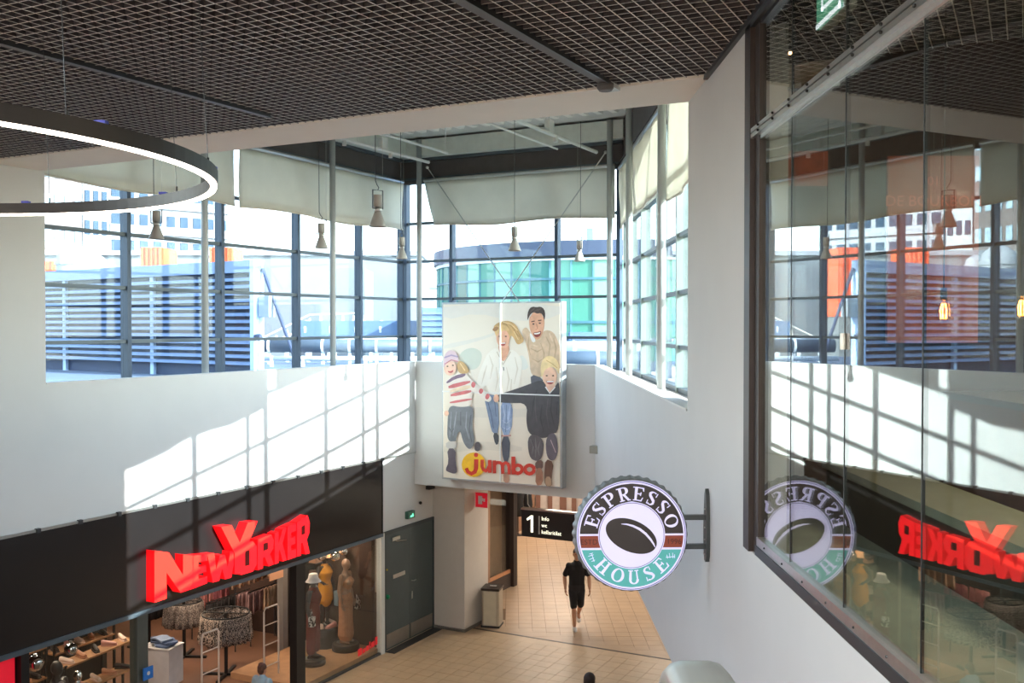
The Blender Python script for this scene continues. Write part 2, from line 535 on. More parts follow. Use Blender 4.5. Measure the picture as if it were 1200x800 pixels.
for i in range(-14, 36):
    for j in range(0, 64):
        w = Vector((-4.2 + i * TS, 17 + j * TS, 0))
        d = w - L0
        if d.dot(U) < JX + 0.17: continue
        if d.dot(U) < 1.9 and d.dot(N) > -0.95: continue
        tiles.append((w, 0.0, 1))
inview, rest = [], []
for t in tiles:
    p = visible(t[0])
    if t[0].x > 9 or t[0].y < 14: continue
    vis = p and 385 < p[0] < 800 and p[1] < 812 and (t[2] == 1 or p[1] > 735)
    (inview if vis else rest).append((t[0].y, t))
inview.sort(key=lambda q: q[0])
tmesh = [MB().prism([(-0.1465, -0.1465), (0.1465, -0.1465), (0.1465, 0.1465), (-0.1465, 0.1465)], -0.012, 0.0).mesh('tile', m) for m in (TILEM, TILE2)]
for k, (_, t) in enumerate(inview[:298]):
    o = link('tile', tmesh[t[2]], flr)
    o.matrix_parent_inverse = Matrix.Identity(4)
    wl_ = Matrix.Translation(L0) @ Matrix.Rotation(AL, 4, 'Z')
    o.matrix_local = wl_.inverted() @ (Matrix.Translation(t[0] + Vector((0, 0, random.uniform(-0.0008, 0.0008)))) @ Matrix.Rotation(t[1] + random.choice((0, 1, 2, 3)) * PI / 2, 4, 'Z'))
for ti in (0, 1):
    b = MB()
    for _, t in inview[298:] + rest:
        if t[2] != ti: continue
        c, s = math.cos(t[1]), math.sin(t[1])
        q = 0.1465
        b.prism([((t[0] - L0).dot(U) + dx, (t[0] - L0).dot(N) + dy) for dx, dy in ([(-q, -q), (q, -q), (q, q), (-q, q)] if t[1] else [((a_ * U.x + b_ * U.y), (a_ * N.x + b_ * N.y)) for a_, b_ in ((-q, -q), (q, -q), (q, q), (-q, q))])], -0.012, 0.0)
    o = part('tile_field', b, TILEM if ti == 0 else TILE2, flr)
    o['kind'] = 'stuff'
# corridor pillar, walls and ceiling
b = MB().box((0.03, -0.78, 0.0), (1.09, 0.4, SLABB + 0.02))
b.box((0.02, -0.785, 0.0), (1.1, 0.4, 0.06))
pl = struct('wall_corridor', b, PILLAR); pl.name = 'wall_left.001'
part('skirting', MB().box((0.02, -0.79, 0.0), (1.1, 0.0, 0.07)), mat('skirting', (120, 112, 104), 0.5), pl)
WARMW = mat('corridor_wall', (150, 112, 86), 0.6, var=0.1)
b = MB().box((1.1, 0.1, 0), (2.8, 0.3, SLABB)).box((15, -14, 0), (15.2, 3, 3.6)).box((5.2, 3.0, 0), (15, 3.2, 3.6)).box((2.8, 0.1, 2.9), (5.2, 0.3, SLABB))
wc = struct('wall_back', b, WARMW)
b = MB().box((0.3, -16, SLABB + 0.0), (15.2, 3.3, SLABB + 0.25))
struct('ceiling', b, mat('corridor_ceiling', (150, 140, 128), 0.8))
b = MB().box((-24, -16, 0), (14, -15.8, 3.4)).box((-24.0, -16, 0), (-23.8, 8, 10))
struct('wall_right', b, mat('mall_wall_far', (190, 182, 172), 0.8))
# far wall panels at the end of the corridor
fp = struct('wall_far', MB().box((-6.0, 33.3, 0), (9.0, 33.5, 3.3)), mat('far_wall', (186, 172, 162), 0.7), G=False); fp.name = 'wall_back.001'
for i in range(28):
    x = -2.0 + i * 0.40
    part('panel', MB().box((x, 33.22, 0.0), (x + (0.15 if i % 3 else 0.22), 33.3, 3.0)), mat('brown_panel', (112, 78, 64), 0.6), fp)
# cafe walls, left without a rear wall so that skylight enters
b = MB().box((5.0, -8, 5.1), (5.2, 8.8, 9.8)).box((1.9, 8.65, 5.1), (5.0, 8.8, 9.8))
struct('wall_right', b, mat('cafe_wall', (62, 44, 36), 0.8, var=0.15), G=False)
b = MB().box((1.7, -8, 9.8), (5.2, 8.8, 9.95))
struct('ceiling', b, BLACKM, G=False)
# unseen wing, added to block the sun at the open rear
b = MB().box((9.3, -40, 0), (24, -8, 13.5))
struct('wall_right', b, mat('sun_block_render', (190, 190, 186), 0.8), G=False)
b = MB().box((-12, -8, 4.8), (1.62, 1.2, 5.1))
struct('floor_landing', b, TILE2, G=False).name = 'floor.001'

# --- shop shell
b = MB().box((-12.2, 0.26, 2.62), (0.0, 7.2, 2.75)); struct('ceiling', b, BLACKM)
b = MB().box((-12.2, 7.0, 0), (-0.2, 7.2, 2.65)).box((-1.97, 0.26, 0), (-1.85, 7.0, 2.65)).box((-12.3, 0.1, 0), (-12.2, 7.2, 2.65))
struct('wall_left', b, SHOPWL)
b = MB().box((-12.2, 0.05, -0.012), (-1.95, 7.0, 0.004))
struct('floor', b, SHOPFL)
# service door
dr = link('door_1', None, None, L0, AL); dr['kind'] = 'structure'
part('frame', MB().box((-1.90, -0.005, 0), (-1.83, 0.1, 2.46)).box((0.0, -0.005, 0), (0.04, 0.1, 2.46)).box((-1.90, -0.005, 2.40), (0.04, 0.1, 2.47)), mat('door_frame', (58, 66, 66), 0.5), dr)
part('white_post', MB().box((-2.02, -0.02, 0), (-1.90, 0.1, 2.46)), STEEL_W, dr)
for k, (a0, a1) in enumerate(((-1.83, -0.93), (-0.925, 0.0))):
    lf = part('leaf', MB().box((a0, 0.02, 0.02), (a1, 0.07, 2.40)), DOORM, dr)
    part('kick_plate', MB().box((a0 + 0.03, 0.008, 0.05), (a1 - 0.03, 0.02, 0.34)), KICK, lf)
    if k == 0:
        part('closer', MB().box((a0 + 0.2, -0.03, 2.24), (a0 + 0.48, 0.02, 2.31)).tube([(a0 + 0.34, -0.02, 2.22), (a0 + 0.72, -0.02, 2.17)], 0.012, 6), ALU, lf)
        part('notice_plate', MB().prism([(a0 + 0.28, 1.44), (a0 + 0.72, 1.44), (a0 + 0.72, 1.52), (a0 + 0.28, 1.52)], 0.008, 0.02, lambda x, z, h: (x, h, z)), ALU, lf)
        part('green_button', MB().ball((a0 + 0.06, 0.0, 1.12), 0.05, 6), mat('green_plastic', (20, 130, 84), 0.4), lf)
        part('yellow_dot', MB().ball((a0 + 0.05, 0.01, 1.68), 0.02, 5), mat('yellow_plastic', (214, 190, 40), 0.4), lf)
    else:
        part('handle', MB().tube([(a0 + 0.08, 0.02, 1.25), (a0 + 0.08, -0.03, 1.25), (a0 + 0.18, -0.03, 1.25)], 0.012, 6), ALU, lf)
        part('lock_plate', MB().box((a0 + 0.06, 0.005, 0.86), (a0 + 0.10, 0.02, 1.02)), ALU, lf)
part('door_mat', MB().box((-1.85, -0.22, 0.001), (0.0, 0.0, 0.012)), mat('threshold', (52, 50, 48), 0.9), dr)

# =================================================================== ATRIUM OBJECTS
# columns: (atrium x, y)
def column(p, z0, label, r=0.058, top=ROOF):
    t = thing('round_column', label, 'column', (p.x, p.y, z0), 0, 'white round columns along the windows')
    h = top - z0
    part('shaft', MB().cyl((0, 0, 0), r, h, 18), COLUMN, t, True)
    part('base_plate', MB().cyl((0, 0, 0.0), r * 1.7, 0.015, 18), COLUMN, t)
    return t
column(gp(-6.44, 0.40), LEDGE, 'slim grey round column just right of the ring lamp')
column(gp(-3.04, 0.40), LEDGE, 'slim grey round column in the middle of the left window wall')
column(gp(-0.40, 0.10), LEDGE, 'white column in the left corner where the two window walls meet')
column(gp(-0.40, -4.33), LEDGE, 'thin white column at the right end of the poster window')
column(Vector((2.0, 17.04, 0)), LEDGE, 'middle white column between the poster window and the nearest column')
column(Vector((2.0, 13.34, 0)), LEDGE, 'nearest and thickest white column, before the right window')
# crossed cables
for k, (a, b_) in enumerate((((-0.42, -0.12, 10.1), (-0.42, -4.0, 5.0)), ((-0.42, -4.24, 10.1), (-0.42, -0.2, 5.0)))):
    a, b_ = Vector(a), Vector(b_)
    mid = a + (b_ - a) * 0.80
    t = thing('tension_rod', ('thin tie rod running down to the right above the poster' if k == 0 else 'thin tie rod running down to the left above the poster'), 'tie rod', L0, AL, 'crossed tie rods above the poster')
    part('rod', MB().tube([a + Vector((k * 0.02, 0, 0)), mid + Vector((k * 0.02, 0, 0))], 0.012, 8), ALU, t)
    part('end_fitting', MB().ball(a + Vector((k * 0.02, 0, 0)), 0.035, 6), ALU, t)

# blinds
def blind(name_label, frame, a0, a1, z0, z1, sag=0.0, seed=0, lean=0.0):
    t = thing('roller_blind', name_label, 'blind', (0, 0, 0), 0, 'cream blinds under the window roof')
    rnd = random.Random(seed)
    ph = [rnd.uniform(0, 6) for _ in range(4)]
    def fn(u_, w_):
        a = a0 + (a1 - a0) * u_
        e = abs(u_ - 0.5) * 2
        a += lean * (1 - w_) * (1 - u_) ** 3
        z = z1 + (z0 - z1) * (1 - w_)
        z += (0.03 * math.sin(u_ * 9 + ph[0]) - sag * (1 - e * e)) * (1 - w_)
        d = -0.02 + 0.018 * math.sin(u_ * 14 + ph[1] + w_ * 3) * (1 - w_ * 0.7) + 0.012 * math.sin(u_ * 31 + ph[2] + 4 * w_)
        return Vector(frame(a, d, z)), Vector(frame(a, d + 1, z)) - Vector(frame(a, d, z))
    part('fabric', MB().sheet(44, 8, fn, 0.004), BLIND, t, True)
    pts = [fn(i / 30, 0)[0] for i in range(31)]
    part('hem_bar', MB().tube(pts, 0.016, 6), mat('hem_bar', (206, 198, 182), 0.6), t)
    part('roller_tube', MB().tube([frame(a0, -0.02, z1 + 0.02), frame(a1, -0.02, z1 + 0.02)], 0.04, 10), ALU, t)
fl2 = lambda a, d, z: tuple(gp(a, 0.66 + d, z))
fb2 = lambda a, d, z: tuple(gp(-0.18 + d, -a, z))
fr2 = lambda a, d, z: (2.16 + d, a, z)
blind('cream blind behind the ring lamp, left of the narrow lit gap', fl2, -9.72, -5.48, 8.79, 9.84, seed=1)
blind('long cream blind right of the narrow lit gap, before the left corner', fl2, -5.36, -0.22, 8.79, 9.84, seed=2)
blind('cream blind drawn to one side above the poster', fb2, -0.10, 4.36, 8.86, 9.84, seed=3, lean=0.25)
blind('sunlit cream blind on the right window, between the columns', fr2, 14.05, 19.9, 8.66, 9.80, seed=4)
blind('sunlit cream blind on the right window, next to the tall pier', fr2, 10.2, 13.85, 8.42, 9.80, seed=5)

# pendant lamps
def pendant():
    t = thing('pendant_lamp', '', 'lamp', (0, 0, 0), 0, 'grey industrial pendant lamps')
    part('shade', MB().lathe([(0.033, 0.17), (0.038, 0.16), (0.092, 0.012), (0.092, 0.0), (0.085, 0.0), (0.03, 0.15)], 20), mat('lamp_grey', (168, 166, 160), 0.45, 0.0), t, True)
    part('housing', MB().lathe([(0.05, 0.215), (0.05, 0.34), (0.045, 0.35), (0.02, 0.352)], 18), MATS['lamp_grey'], t, True)
    part('collar', MB().lathe([(0.036, 0.165), (0.044, 0.17), (0.044, 0.2), (0.03, 0.215)], 16), ALU, t, True)
    part('bracket', MB().tube([(-0.068, 0, 0.2), (-0.068, 0, 0.40), (0.068, 0, 0.40), (0.068, 0, 0.2), (-0.068, 0, 0.2)], 0.009, 6), ALUD, t)
    part('hook', MB().tube([(0, 0, 0.40), (0.015, 0, 0.43), (-0.01, 0, 0.46), (-0.03, 0, 0.5)], 0.005, 6), ALUD, t)
    part('cable', MB().tube([(-0.03, 0, 0.5), (-0.035, 0, 2.35)], 0.0045, 5), ALUD, t)
    part('wire', MB().tube([(0.068, 0, 0.40), (0.068, 0, 2.35)], 0.002, 4), ALU, t)
    return t
p0 = pendant()
for k, (px, Y, zz, lab) in enumerate((
        (184, 12.5, 7.78, 'grey pendant lamp hanging below the ring lamp at the left'),
        (377, 14.0, 7.78, 'grey pendant lamp left of the middle column of the left window'),
        (443, 10.95, 7.78, 'largest grey pendant lamp, before the left end of the blinds'),
        (471, 16.2, 7.78, 'small grey pendant lamp touching the left corner mullion'),
        (603, 14.5, 7.78, 'grey pendant lamp hanging above the middle of the poster'),
        (679, 16.86, 7.78, 'pale sunlit pendant lamp beside the thin white column'))):
    o = p0 if k == 0 else copy_tree(p0)
    o.location = ((px - 600) / F_PX * Y, Y, zz)
    o.rotation_euler = (0, 0, 0.4 * k)
    o['label'] = lab

# light rails and sprinkler pipes under the bay roof
def rail(p, q, label, r=0.024, drops=(), boxes=()):
    t = thing('ceiling_rail', label, 'ceiling rail', L0, AL, 'white rails under the window roof')
    p, q = Vector(p), Vector(q)
    part('bar', MB().tube([p, q], r, 8), STEEL_W, t)
    for d in drops:
        c = p + (q - p) * d
        part('hanger', MB().cyl((c.x, c.y, c.z), 0.009, ROOF - c.z, 6), STEEL_W, t)
    for d in boxes:
        c = p + (q - p) * d
        part('junction_box', MB().box((c.x - 0.09, c.y - 0.05, c.z + 0.02), (c.x + 0.09, c.y + 0.05, c.z + 0.22)), STEEL_W, t)
        part('swivel', MB().cyl((c.x + 0.25, c.y, c.z - 0.11), 0.04, 0.1, 10), STEEL_W, t)
rail((-9.6, -0.9, 9.98), (-1.6, -0.9, 9.98), 'long white rail with junction boxes above the largest pendant lamp', 0.032, (0.3, 0.7), (0.62, 0.8))
rail((-9.6, -1.88, 9.95), (-2.5, -1.88, 9.95), 'thin white pipe on a hanger left of the poster', 0.022, (0.4, 0.99))
rail((-9.6, -4.42, 9.95), (-1.3, -4.42, 9.95), 'white rail with a junction box above the sunlit pendant lamp', 0.036, (0.3, 0.75), (0.75,))
rail((-9.6, -4.12, 9.86), (-2.4, -4.12, 9.86), 'thin white pipe beside the rail above the poster', 0.018, (0.5,))

# dark tracks in the lattice ceiling
def ctrack(x0, x1, y, label, disc=True):
    t = thing('ceiling_track', label, 'ceiling track', L0, AL, 'dark tracks set in the lattice ceiling')
    part('channel', MB().box((x0, y - 0.045, CEIL - 0.012), (x1, y + 0.045, CEIL + 0.04)), TRACK, t)
    part('lip', MB().box((x0, y - 0.05, CEIL - 0.02), (x1, y - 0.035, CEIL + 0.02)), ALUD, t)
    if disc:
        part('end_disc', MB().lathe([(0.055, -0.05), (0.07, -0.03), (0.07, 0.01)], 16, (x1, y, CEIL - 0.02)), TRACK, t, True)
        part('end_fitting', MB().box((x1 + 0.05, y - 0.05, CEIL - 0.03), (x1 + 0.22, y + 0.05, CEIL + 0.01)), STEEL_W, t)
ctrack(-17, -10.82, -(Vector((0.84, 8.55, 0)) - L0).dot(-N), 'dark grey ceiling track ending at a round disc near the tall pier')
ctrack(-17, -11.1, (Vector((-2.42, 9.76, 0)) - L0).dot(N), 'grey ceiling track crossing the lattice above the ring lamp', False)
ctrack(-17, -11.0, (Vector((-4.62, 10.4, 0)) - L0).dot(N), 'short grey ceiling track at the left edge, half behind the ring lamp', False)

# ring lamp
RC, RR = Vector((-3.66, 5.14, 7.5)), 2.06
t = thing('ring_lamp', 'large dark ring lamp with a glowing white underside hanging at the left', 'lamp', RC)
def ring(nm, r0, r1, z0, z1, m):
    b = MB(); n = 120
    vs = []
    for i in range(n):
        c, s = math.cos(2 * PI * i / n), math.sin(2 * PI * i / n)
        vs += [(r0 * c, r0 * s, z0), (r1 * c, r1 * s, z0), (r1 * c, r1 * s, z1), (r0 * c, r0 * s, z1)]
    fs = []
    for i in range(n):
        a, q = 4 * i, 4 * ((i + 1) % n)
        for k in range(4):
            k2 = (k + 1) % 4
            fs.append((a + k, q + k, q + k2, a + k2))
    b.add(vs, fs)
    part(nm, b, m, t, False)
ring('housing', RR - 0.045, RR, 0.0, 0.075, mat('ring_housing', (58, 56, 55), 0.5, 0.2))
ring('light_strip', RR - 0.039, RR - 0.008, -0.012, 0.001, mat('ring_light', (255, 246, 238), 0.5, emit=(255, 238, 222), es=5.0))
for k in range(10):
    a = R_(36 * k + 8)
    c = Vector(((RR - 0.03) * math.cos(a), (RR - 0.03) * math.sin(a), 0.075))
    part('suspension_wire', MB().tube([c, c + Vector((-0.06 * math.cos(a), -0.06 * math.sin(a), CEIL - RC.z - 0.075))], 0.0022, 4), ALUD, t)
    part('wire_grip', MB().cyl(c, 0.006, 0.035, 8), BLACK, t)
    a += 0.09
    part('blue_clip', MB().box(((RR - 0.03) * math.cos(a) - 0.025, (RR - 0.03) * math.sin(a) - 0.02, 0.075), ((RR - 0.03) * math.cos(a) + 0.025, (RR - 0.03) * math.sin(a) + 0.02, 0.09)), mat('blue_plastic', (40, 56, 190), 0.4), t, label='blue plastic clip')

# =================================================================== POSTER
PX0 = BX - 0.24                            # picture plane (atrium x)
PP = gp(PX0, 0)
def pl(px, py):                            # point of the poster plane, in the poster's own coordinates (s right, z up)
    p = on_plane(px, py, PP, U) - PP
    return (-p.dot(N), p.z)
t = thing('poster', 'big hanging advertising poster of a running family on the back bulkhead', 'poster', (PP.x, PP.y, 0), AL - PI / 2)
# local x = s (right), local y = away from the hall
c = [pl(519.3, 355.2), pl(657, 355.6), pl(656.5, 570.5), pl(519.3, 559.5)]
s0, s1 = c[0][0], c[1][0]
zt, zb = (c[0][1] + c[1][1]) / 2, (c[2][1] + c[3][1]) / 2
def flat(d0, d1): return lambda x, z, h: (x, h, z)
b = MB().box((s0 - 0.03, 0.0, zb - 0.03), (s1 + 0.03, 0.20, zt + 0.03))
part('frame', b, mat('poster_frame', (176, 180, 182), 0.45, 0.4), t)
smid, zmid = pl(587, 460)[0], (pl(519.3, 458.5)[1] + pl(657, 463)[1]) / 2
PAPER = mat('poster_paper', (238, 228, 211), 0.5, var=0.01, scale=0.9)
for a0, a1, h0, h1 in ((s0, smid, zmid, zt), (smid, s1, zmid, zt), (s0, smid, zb, zmid), (smid, s1, zb, zmid)):
    part('panel', MB().box((a0 + 0.006, -0.012, h0 + 0.006), (a1 - 0.006, 0.0, h1 - 0.006)), PAPER, t)
b = MB().box((smid - 0.012, -0.034, zb), (smid + 0.012, 0.0, zt)).box((s0, -0.034, zmid - 0.012), (s1, 0.0, zmid + 0.012))
part('seam_strip', b, mat('seam_white', (236, 236, 232), 0.4), t)
inks, inkmats = {}, []
pic = MB()
lay = [0]
def ink(rgb):
    if rgb not in inks:
        inks[rgb] = len(inkmats); inkmats.append(mat('print_%d_%d_%d' % rgb, rgb, 0.5, var=0.13 if min(rgb) < 190 else 0.015, scale=9))
    return inks[rgb]
def clampp(q):
    return (min(max(q[0], s0), s1), min(max(q[1], zb), zt))
def smoothp(pts, it=2):
    for _ in range(it):
        out = []
        for i in range(len(pts)):
            a, b_ = pts[i], pts[(i + 1) % len(pts)]
            out += [(a[0] * .75 + b_[0] * .25, a[1] * .75 + b_[1] * .25), (a[0] * .25 + b_[0] * .75, a[1] * .25 + b_[1] * .75)]
        pts = out
    return pts
def shape(rgb, pts, sm=2):
    lay[0] += 1
    d = -0.012 - lay[0] * 0.00022
    q = [clampp(pl(*p)) for p in (smoothp(pts, sm) if sm else pts)]
    pic.add([(x, d, z) for x, z in q], [list(range(len(q)))], ink(rgb))
def oval(rgb, cx, cy, rx, ry, rot=0.0):
    cr, sr = math.cos(rot), math.sin(rot)
    shape(rgb, [(cx + rx * math.cos(a) * cr - ry * math.sin(a) * sr, cy + rx * math.cos(a) * sr + ry * math.sin(a) * cr) for a in [2 * PI * i / 20 for i in range(20)]], 0)
def stroke(rgb, pts, w):
    out, out2 = [], []
    for i, p in enumerate(pts):
        a, b_ = pts[max(i - 1, 0)], pts[min(i + 1, len(pts) - 1)]
        dx, dy = b_[0] - a[0], b_[1] - a[1]
        l = math.hypot(dx, dy) or 1
        ww = (w[i] if isinstance(w, (list, tuple)) else w) / 2
        out.append((p[0] - dy / l * ww, p[1] + dx / l * ww)); out2.append((p[0] + dy / l * ww, p[1] - dx / l * ww))
    lay[0] += 1
    d = -0.012 - lay[0] * 0.00022
    n = len(pts)
    q = [clampp(pl(*p)) for p in out + out2]
    pic.add([(x, d, z) for x, z in q], [(i, i + 1, n + i + 1, n + i) for i in range(n - 1)], ink(rgb))
# backdrop: pale beach, haze, dune, trees
shape((231, 225, 214), [(519, 355), (657, 355), (657, 372), (600, 377), (560, 366), (519, 376)], 1)
shape((229, 223, 210), [(519, 404), (560, 396), (584, 388), (584, 391), (560, 400), (519, 410)], 1)
shape((206, 211, 196), [(536, 421), (542, 411), (552, 407), (561, 409), (566, 416), (562, 430), (553, 434), (541, 430)])
shape((226, 226, 216), [(606, 420), (612, 415), (618, 422), (620, 432), (608, 434)])
shape((230, 222, 206), [(519, 480), (560, 476), (600, 480), (657, 474), (657, 484), (600, 490), (519, 488)], 1)
shape((228, 219, 203), [(519, 520), (560, 516), (612, 522), (612, 530), (560, 526), (519, 532)], 1)
# man
shape((214, 186, 155), [(611, 388), (617, 382), (622, 390), (630, 398), (638, 386), (648, 388), (653, 396), (658, 412), (658, 436), (648, 424), (640, 430), (636, 443), (622, 440), (621, 420), (616, 400)])
for q in ([(640, 394), (645, 404), (643, 418)], [(622, 408), (630, 412), (637, 408)], [(624, 420), (631, 424), (637, 420)], [(620, 394), (619, 404), (622, 416)], [(649, 396), (652, 408), (650, 420)], [(634, 402), (638, 414), (637, 430)]):
    stroke((192, 163, 132), q, [0.7, 2.0, 0.6])
for q in ([(644, 390), (648, 400)], [(625, 404), (630, 406)]): stroke((228, 204, 176), q, 1.2)
shape((98, 98, 106), [(622, 438), (637, 443), (636, 452), (623, 452)], 1)
shape((236, 233, 228), [(622, 389), (629, 399), (624.5, 402), (621, 393)], 1)
shape((212, 158, 126), [(620, 376), (622, 369), (636, 369), (639, 376), (637, 390), (632, 398), (627, 397), (622, 388)])
oval((224, 170, 138), 629.2, 379, 8.4, 15.2, 0.05)
shape((72, 58, 52), [(618.4, 376), (618.6, 367), (621, 361), (625, 359), (629, 360), (634, 359), (638, 362), (639.6, 368), (638.4, 376), (637, 370), (634, 366.4), (630, 367.6), (626, 365.6), (622, 368), (620, 372)], 1)
for q_ in ([(622, 365), (627, 361)], [(630, 364), (635, 361)], [(625, 366), (631, 362)]): stroke((104, 86, 76), q_, 0.7)
stroke((92, 64, 54), [(623, 377), (627, 376)], 1.2); stroke((92, 64, 54), [(631, 375.5), (635, 375)], 1.2)
oval((70, 52, 46), 625.5, 379.5, 1.3, .8); oval((70, 52, 46), 633, 378.6, 1.3, .8)
stroke((196, 138, 110), [(629, 379), (630.5, 385), (628, 386)], 1.2)
shape((140, 60, 52), [(625, 389.5), (630, 389), (635, 387), (634, 393), (630, 395.5), (626.5, 394)])
shape((244, 238, 230), [(626, 390), (630, 390), (634, 388.5), (633, 391), (627, 392)], 1)
# woman
shape((243, 236, 222), [(567, 424), (573, 412), (584, 406), (590, 420), (598, 408), (607, 413), (613, 423), (611, 440), (606, 462), (596, 464), (574, 463), (571, 450), (566, 455), (561, 462), (558, 452), (562, 436)])
for q in ([(574, 416), (578, 428), (575, 444)], [(604, 418), (607, 432), (603, 450)], [(582, 430), (584, 444), (581, 458)], [(594, 430), (597, 444), (594, 460)], [(571, 428), (568, 438), (565, 450)], [(588, 440), (588, 456)], [(600, 444), (599, 460)]):
    stroke((222, 211, 192), q, [0.6, 1.8, 0.5][:len(q)] if len(q) == 3 else 1.2)
stroke((120, 116, 112), [(590.5, 430), (591, 434)], 1.0)
stroke((200, 186, 164), [(583, 412), (590, 427), (599, 412)], 1.0)
shape((126, 142, 168), [(567, 461), (584, 463), (586, 507), (578, 508), (575, 498)], 1)
shape((150, 170, 202), [(586, 469), (602, 470), (600, 509), (588, 510)], 1)
for q in ([(590, 474), (592, 486), (590, 500)], [(598, 476), (596, 490), (598, 504)], [(589, 492), (594, 496), (599, 492)], [(589, 500), (595, 503), (599, 500)]): stroke((186, 202, 226), q, [0.5, 1.4, 0.5])
for q in ([(594, 474), (594, 490), (593, 506)], [(600, 474), (599.5, 490)]): stroke((112, 132, 168), q, 0.9)
for q in ([(571, 466), (576, 484), (579, 502)], [(580, 466), (582, 488)]): stroke((92, 106, 134), q, 1.0)
shape((70, 76, 82), [(578, 507), (585, 507), (585, 520), (581, 521)], 1)
shape((80, 84, 96), [(588, 511), (599, 511), (597, 542), (590, 541)], 1)
stroke((214, 160, 150), [(588, 510.5), (599.5, 510)], 1.6)
shape((186, 146, 124), [(590.5, 553), (597, 553), (598, 565), (591, 566)], 1)
shape((218, 162, 132), [(584, 402), (596, 402), (598, 412), (590, 426), (586, 414)])
shape((206, 168, 112), [(578, 384), (582, 379), (590, 376), (599, 376), (606, 381), (610, 390), (616, 399), (607, 405), (603, 396), (599, 392), (597, 402), (593, 394), (584, 390)])
oval((228, 174, 144), 590, 396.5, 7.6, 11.5, -0.12)
shape((222, 186, 130), [(579, 386), (586, 380), (596, 382), (598, 388), (590, 387), (584, 390), (583, 396)])
for q in ([(601, 384), (606, 391), (612, 397)], [(596, 379), (603, 385), (608, 395)], [(587, 378), (594, 380), (599, 387)], [(604, 383), (610, 393), (611, 401)]): stroke((178, 140, 88), q, [0.5, 1.1, 0.4])
for q in ([(590, 377), (600, 380), (607, 387)], [(603, 388), (608, 398)]): stroke((236, 208, 156), q, 0.9)
shape((168, 124, 80), [(577, 386), (582, 382), (586, 384), (581, 389)], 1)
oval((84, 60, 50), 586, 394, 1.2, .8); oval((84, 60, 50), 593.5, 394, 1.2, .8)
shape((168, 72, 66), [(586, 401), (590, 402), (594, 400), (592.5, 405), (588, 405)])
stroke((246, 240, 234), [(587, 402.3), (593, 401.8)], 1.2)
# boy
shape((76, 73, 76), [(583, 462), (598, 458), (618, 451), (636, 444), (641, 452), (646, 458), (652, 452), (656.5, 444), (656.5, 506), (646, 508), (640, 514), (621, 510), (617, 494), (619, 472), (597, 472), (583, 471)])
for q in ([(630, 456), (626, 470), (624, 488)], [(648, 462), (646, 480), (650, 498)], [(636, 474), (634, 490), (638, 506)], [(600, 462), (612, 460), (622, 462)], [(654, 470), (653, 486)]):
    stroke((62, 59, 63), q, [0.8, 1.8, 0.6][:len(q)] if len(q) == 3 else 1.2)
for q in ([(628, 462), (628, 480), (630, 496)], [(643, 466), (641, 484), (644, 502)]): stroke((92, 88, 90), q, [0.5, 1.2, 0.4])
shape((96, 90, 92), [(619, 507), (638, 512), (637, 535), (630, 541), (620, 535)])
for q in ([(622, 514), (626, 522), (624, 532)], [(634, 516), (631, 526), (633, 534)], [(628, 512), (629, 524), (628, 536)]): stroke((124, 118, 120), q, [0.5, 1.6, 0.5])
for q in ([(624, 516), (628, 526)], [(645, 512), (644, 526), (647, 536)]): stroke((76, 70, 74), q, 1.0)
shape((106, 98, 106), [(640, 511), (652, 505), (655.5, 528), (650, 541), (641, 536)])
stroke((200, 176, 180), [(646, 515), (652, 530)], 0.9)
shape((110, 86, 76), [(628, 540), (637, 538), (637, 550), (628, 549)], 1)
shape((168, 122, 98), [(629, 548), (636.5, 548), (637.5, 567), (628, 569)], 1)
shape((106, 76, 60), [(640, 537), (650, 541), (647, 558), (648, 570), (639, 569), (638.6, 554)], 1)
shape((188, 156, 128), [(640, 558), (646, 558), (648, 569), (640, 569)], 1)
shape((234, 186, 160), [(640, 449), (651, 448), (651, 456), (645, 460), (641, 456)])
stroke((240, 238, 234), [(640, 453), (645, 460.5), (651.5, 453)], 1.5)
oval((240, 194, 164), 645, 441, 8.4, 11.5)
shape((238, 210, 156), [(635, 442), (634, 428), (638, 419), (645, 416), (653, 420), (656.5, 430), (655.5, 440), (653, 432), (647, 429), (639, 433), (637.5, 440)])
stroke((206, 172, 116), [(641, 422), (648, 426), (654, 431)], 1.0)
oval((80, 60, 52), 641.5, 440, 1.2, .8); oval((80, 60, 52), 649, 440, 1.2, .8)
shape((176, 84, 78), [(640, 445.5), (645, 446.5), (650.5, 445), (648.5, 450), (642.5, 450)])
stroke((248, 244, 240), [(641.5, 447), (649.5, 446.8)], 1.4)
oval((232, 182, 152), 582.5, 466.5, 3.4, 4.6)
# girl
shape((238, 226, 214), [(522, 447), (532, 439), (546, 436), (551, 442), (562, 452), (573, 461), (578, 467), (573, 472), (563, 464), (554, 457), (554, 476), (541, 478), (527, 474), (528, 460), (524, 453)])
for q in ([(526, 451), (552, 445), (552, 449), (527, 456)], [(529, 461), (553, 456), (553.5, 460), (529, 465)], [(528, 470), (554, 466), (554, 468.5), (528, 473)]):
    shape((208, 112, 112), q, 1)
for q in ([(555, 446), (559, 449.5), (556, 455), (552.5, 451.5)], [(564, 454), (568, 457), (565, 462), (561.5, 459)], [(571.5, 460), (575.5, 463), (572.5, 468.5), (569, 466)]):
    shape((204, 104, 104), q, 1)
shape((232, 208, 176), [(528, 456.5), (552, 450), (553, 455), (529, 460)], 1)
shape((128, 104, 124), [(523, 448), (533, 440), (547, 436.5), (546, 441), (534, 444), (526, 449)], 1)
shape((200, 162, 108), [(537, 422), (545, 424), (551, 434), (549, 437), (541, 438), (537, 434)])
stroke((232, 202, 150), [(540, 425), (546, 434)], 1.2)
oval((240, 200, 174), 528.6, 431, 7.2, 8.8, 0.1)
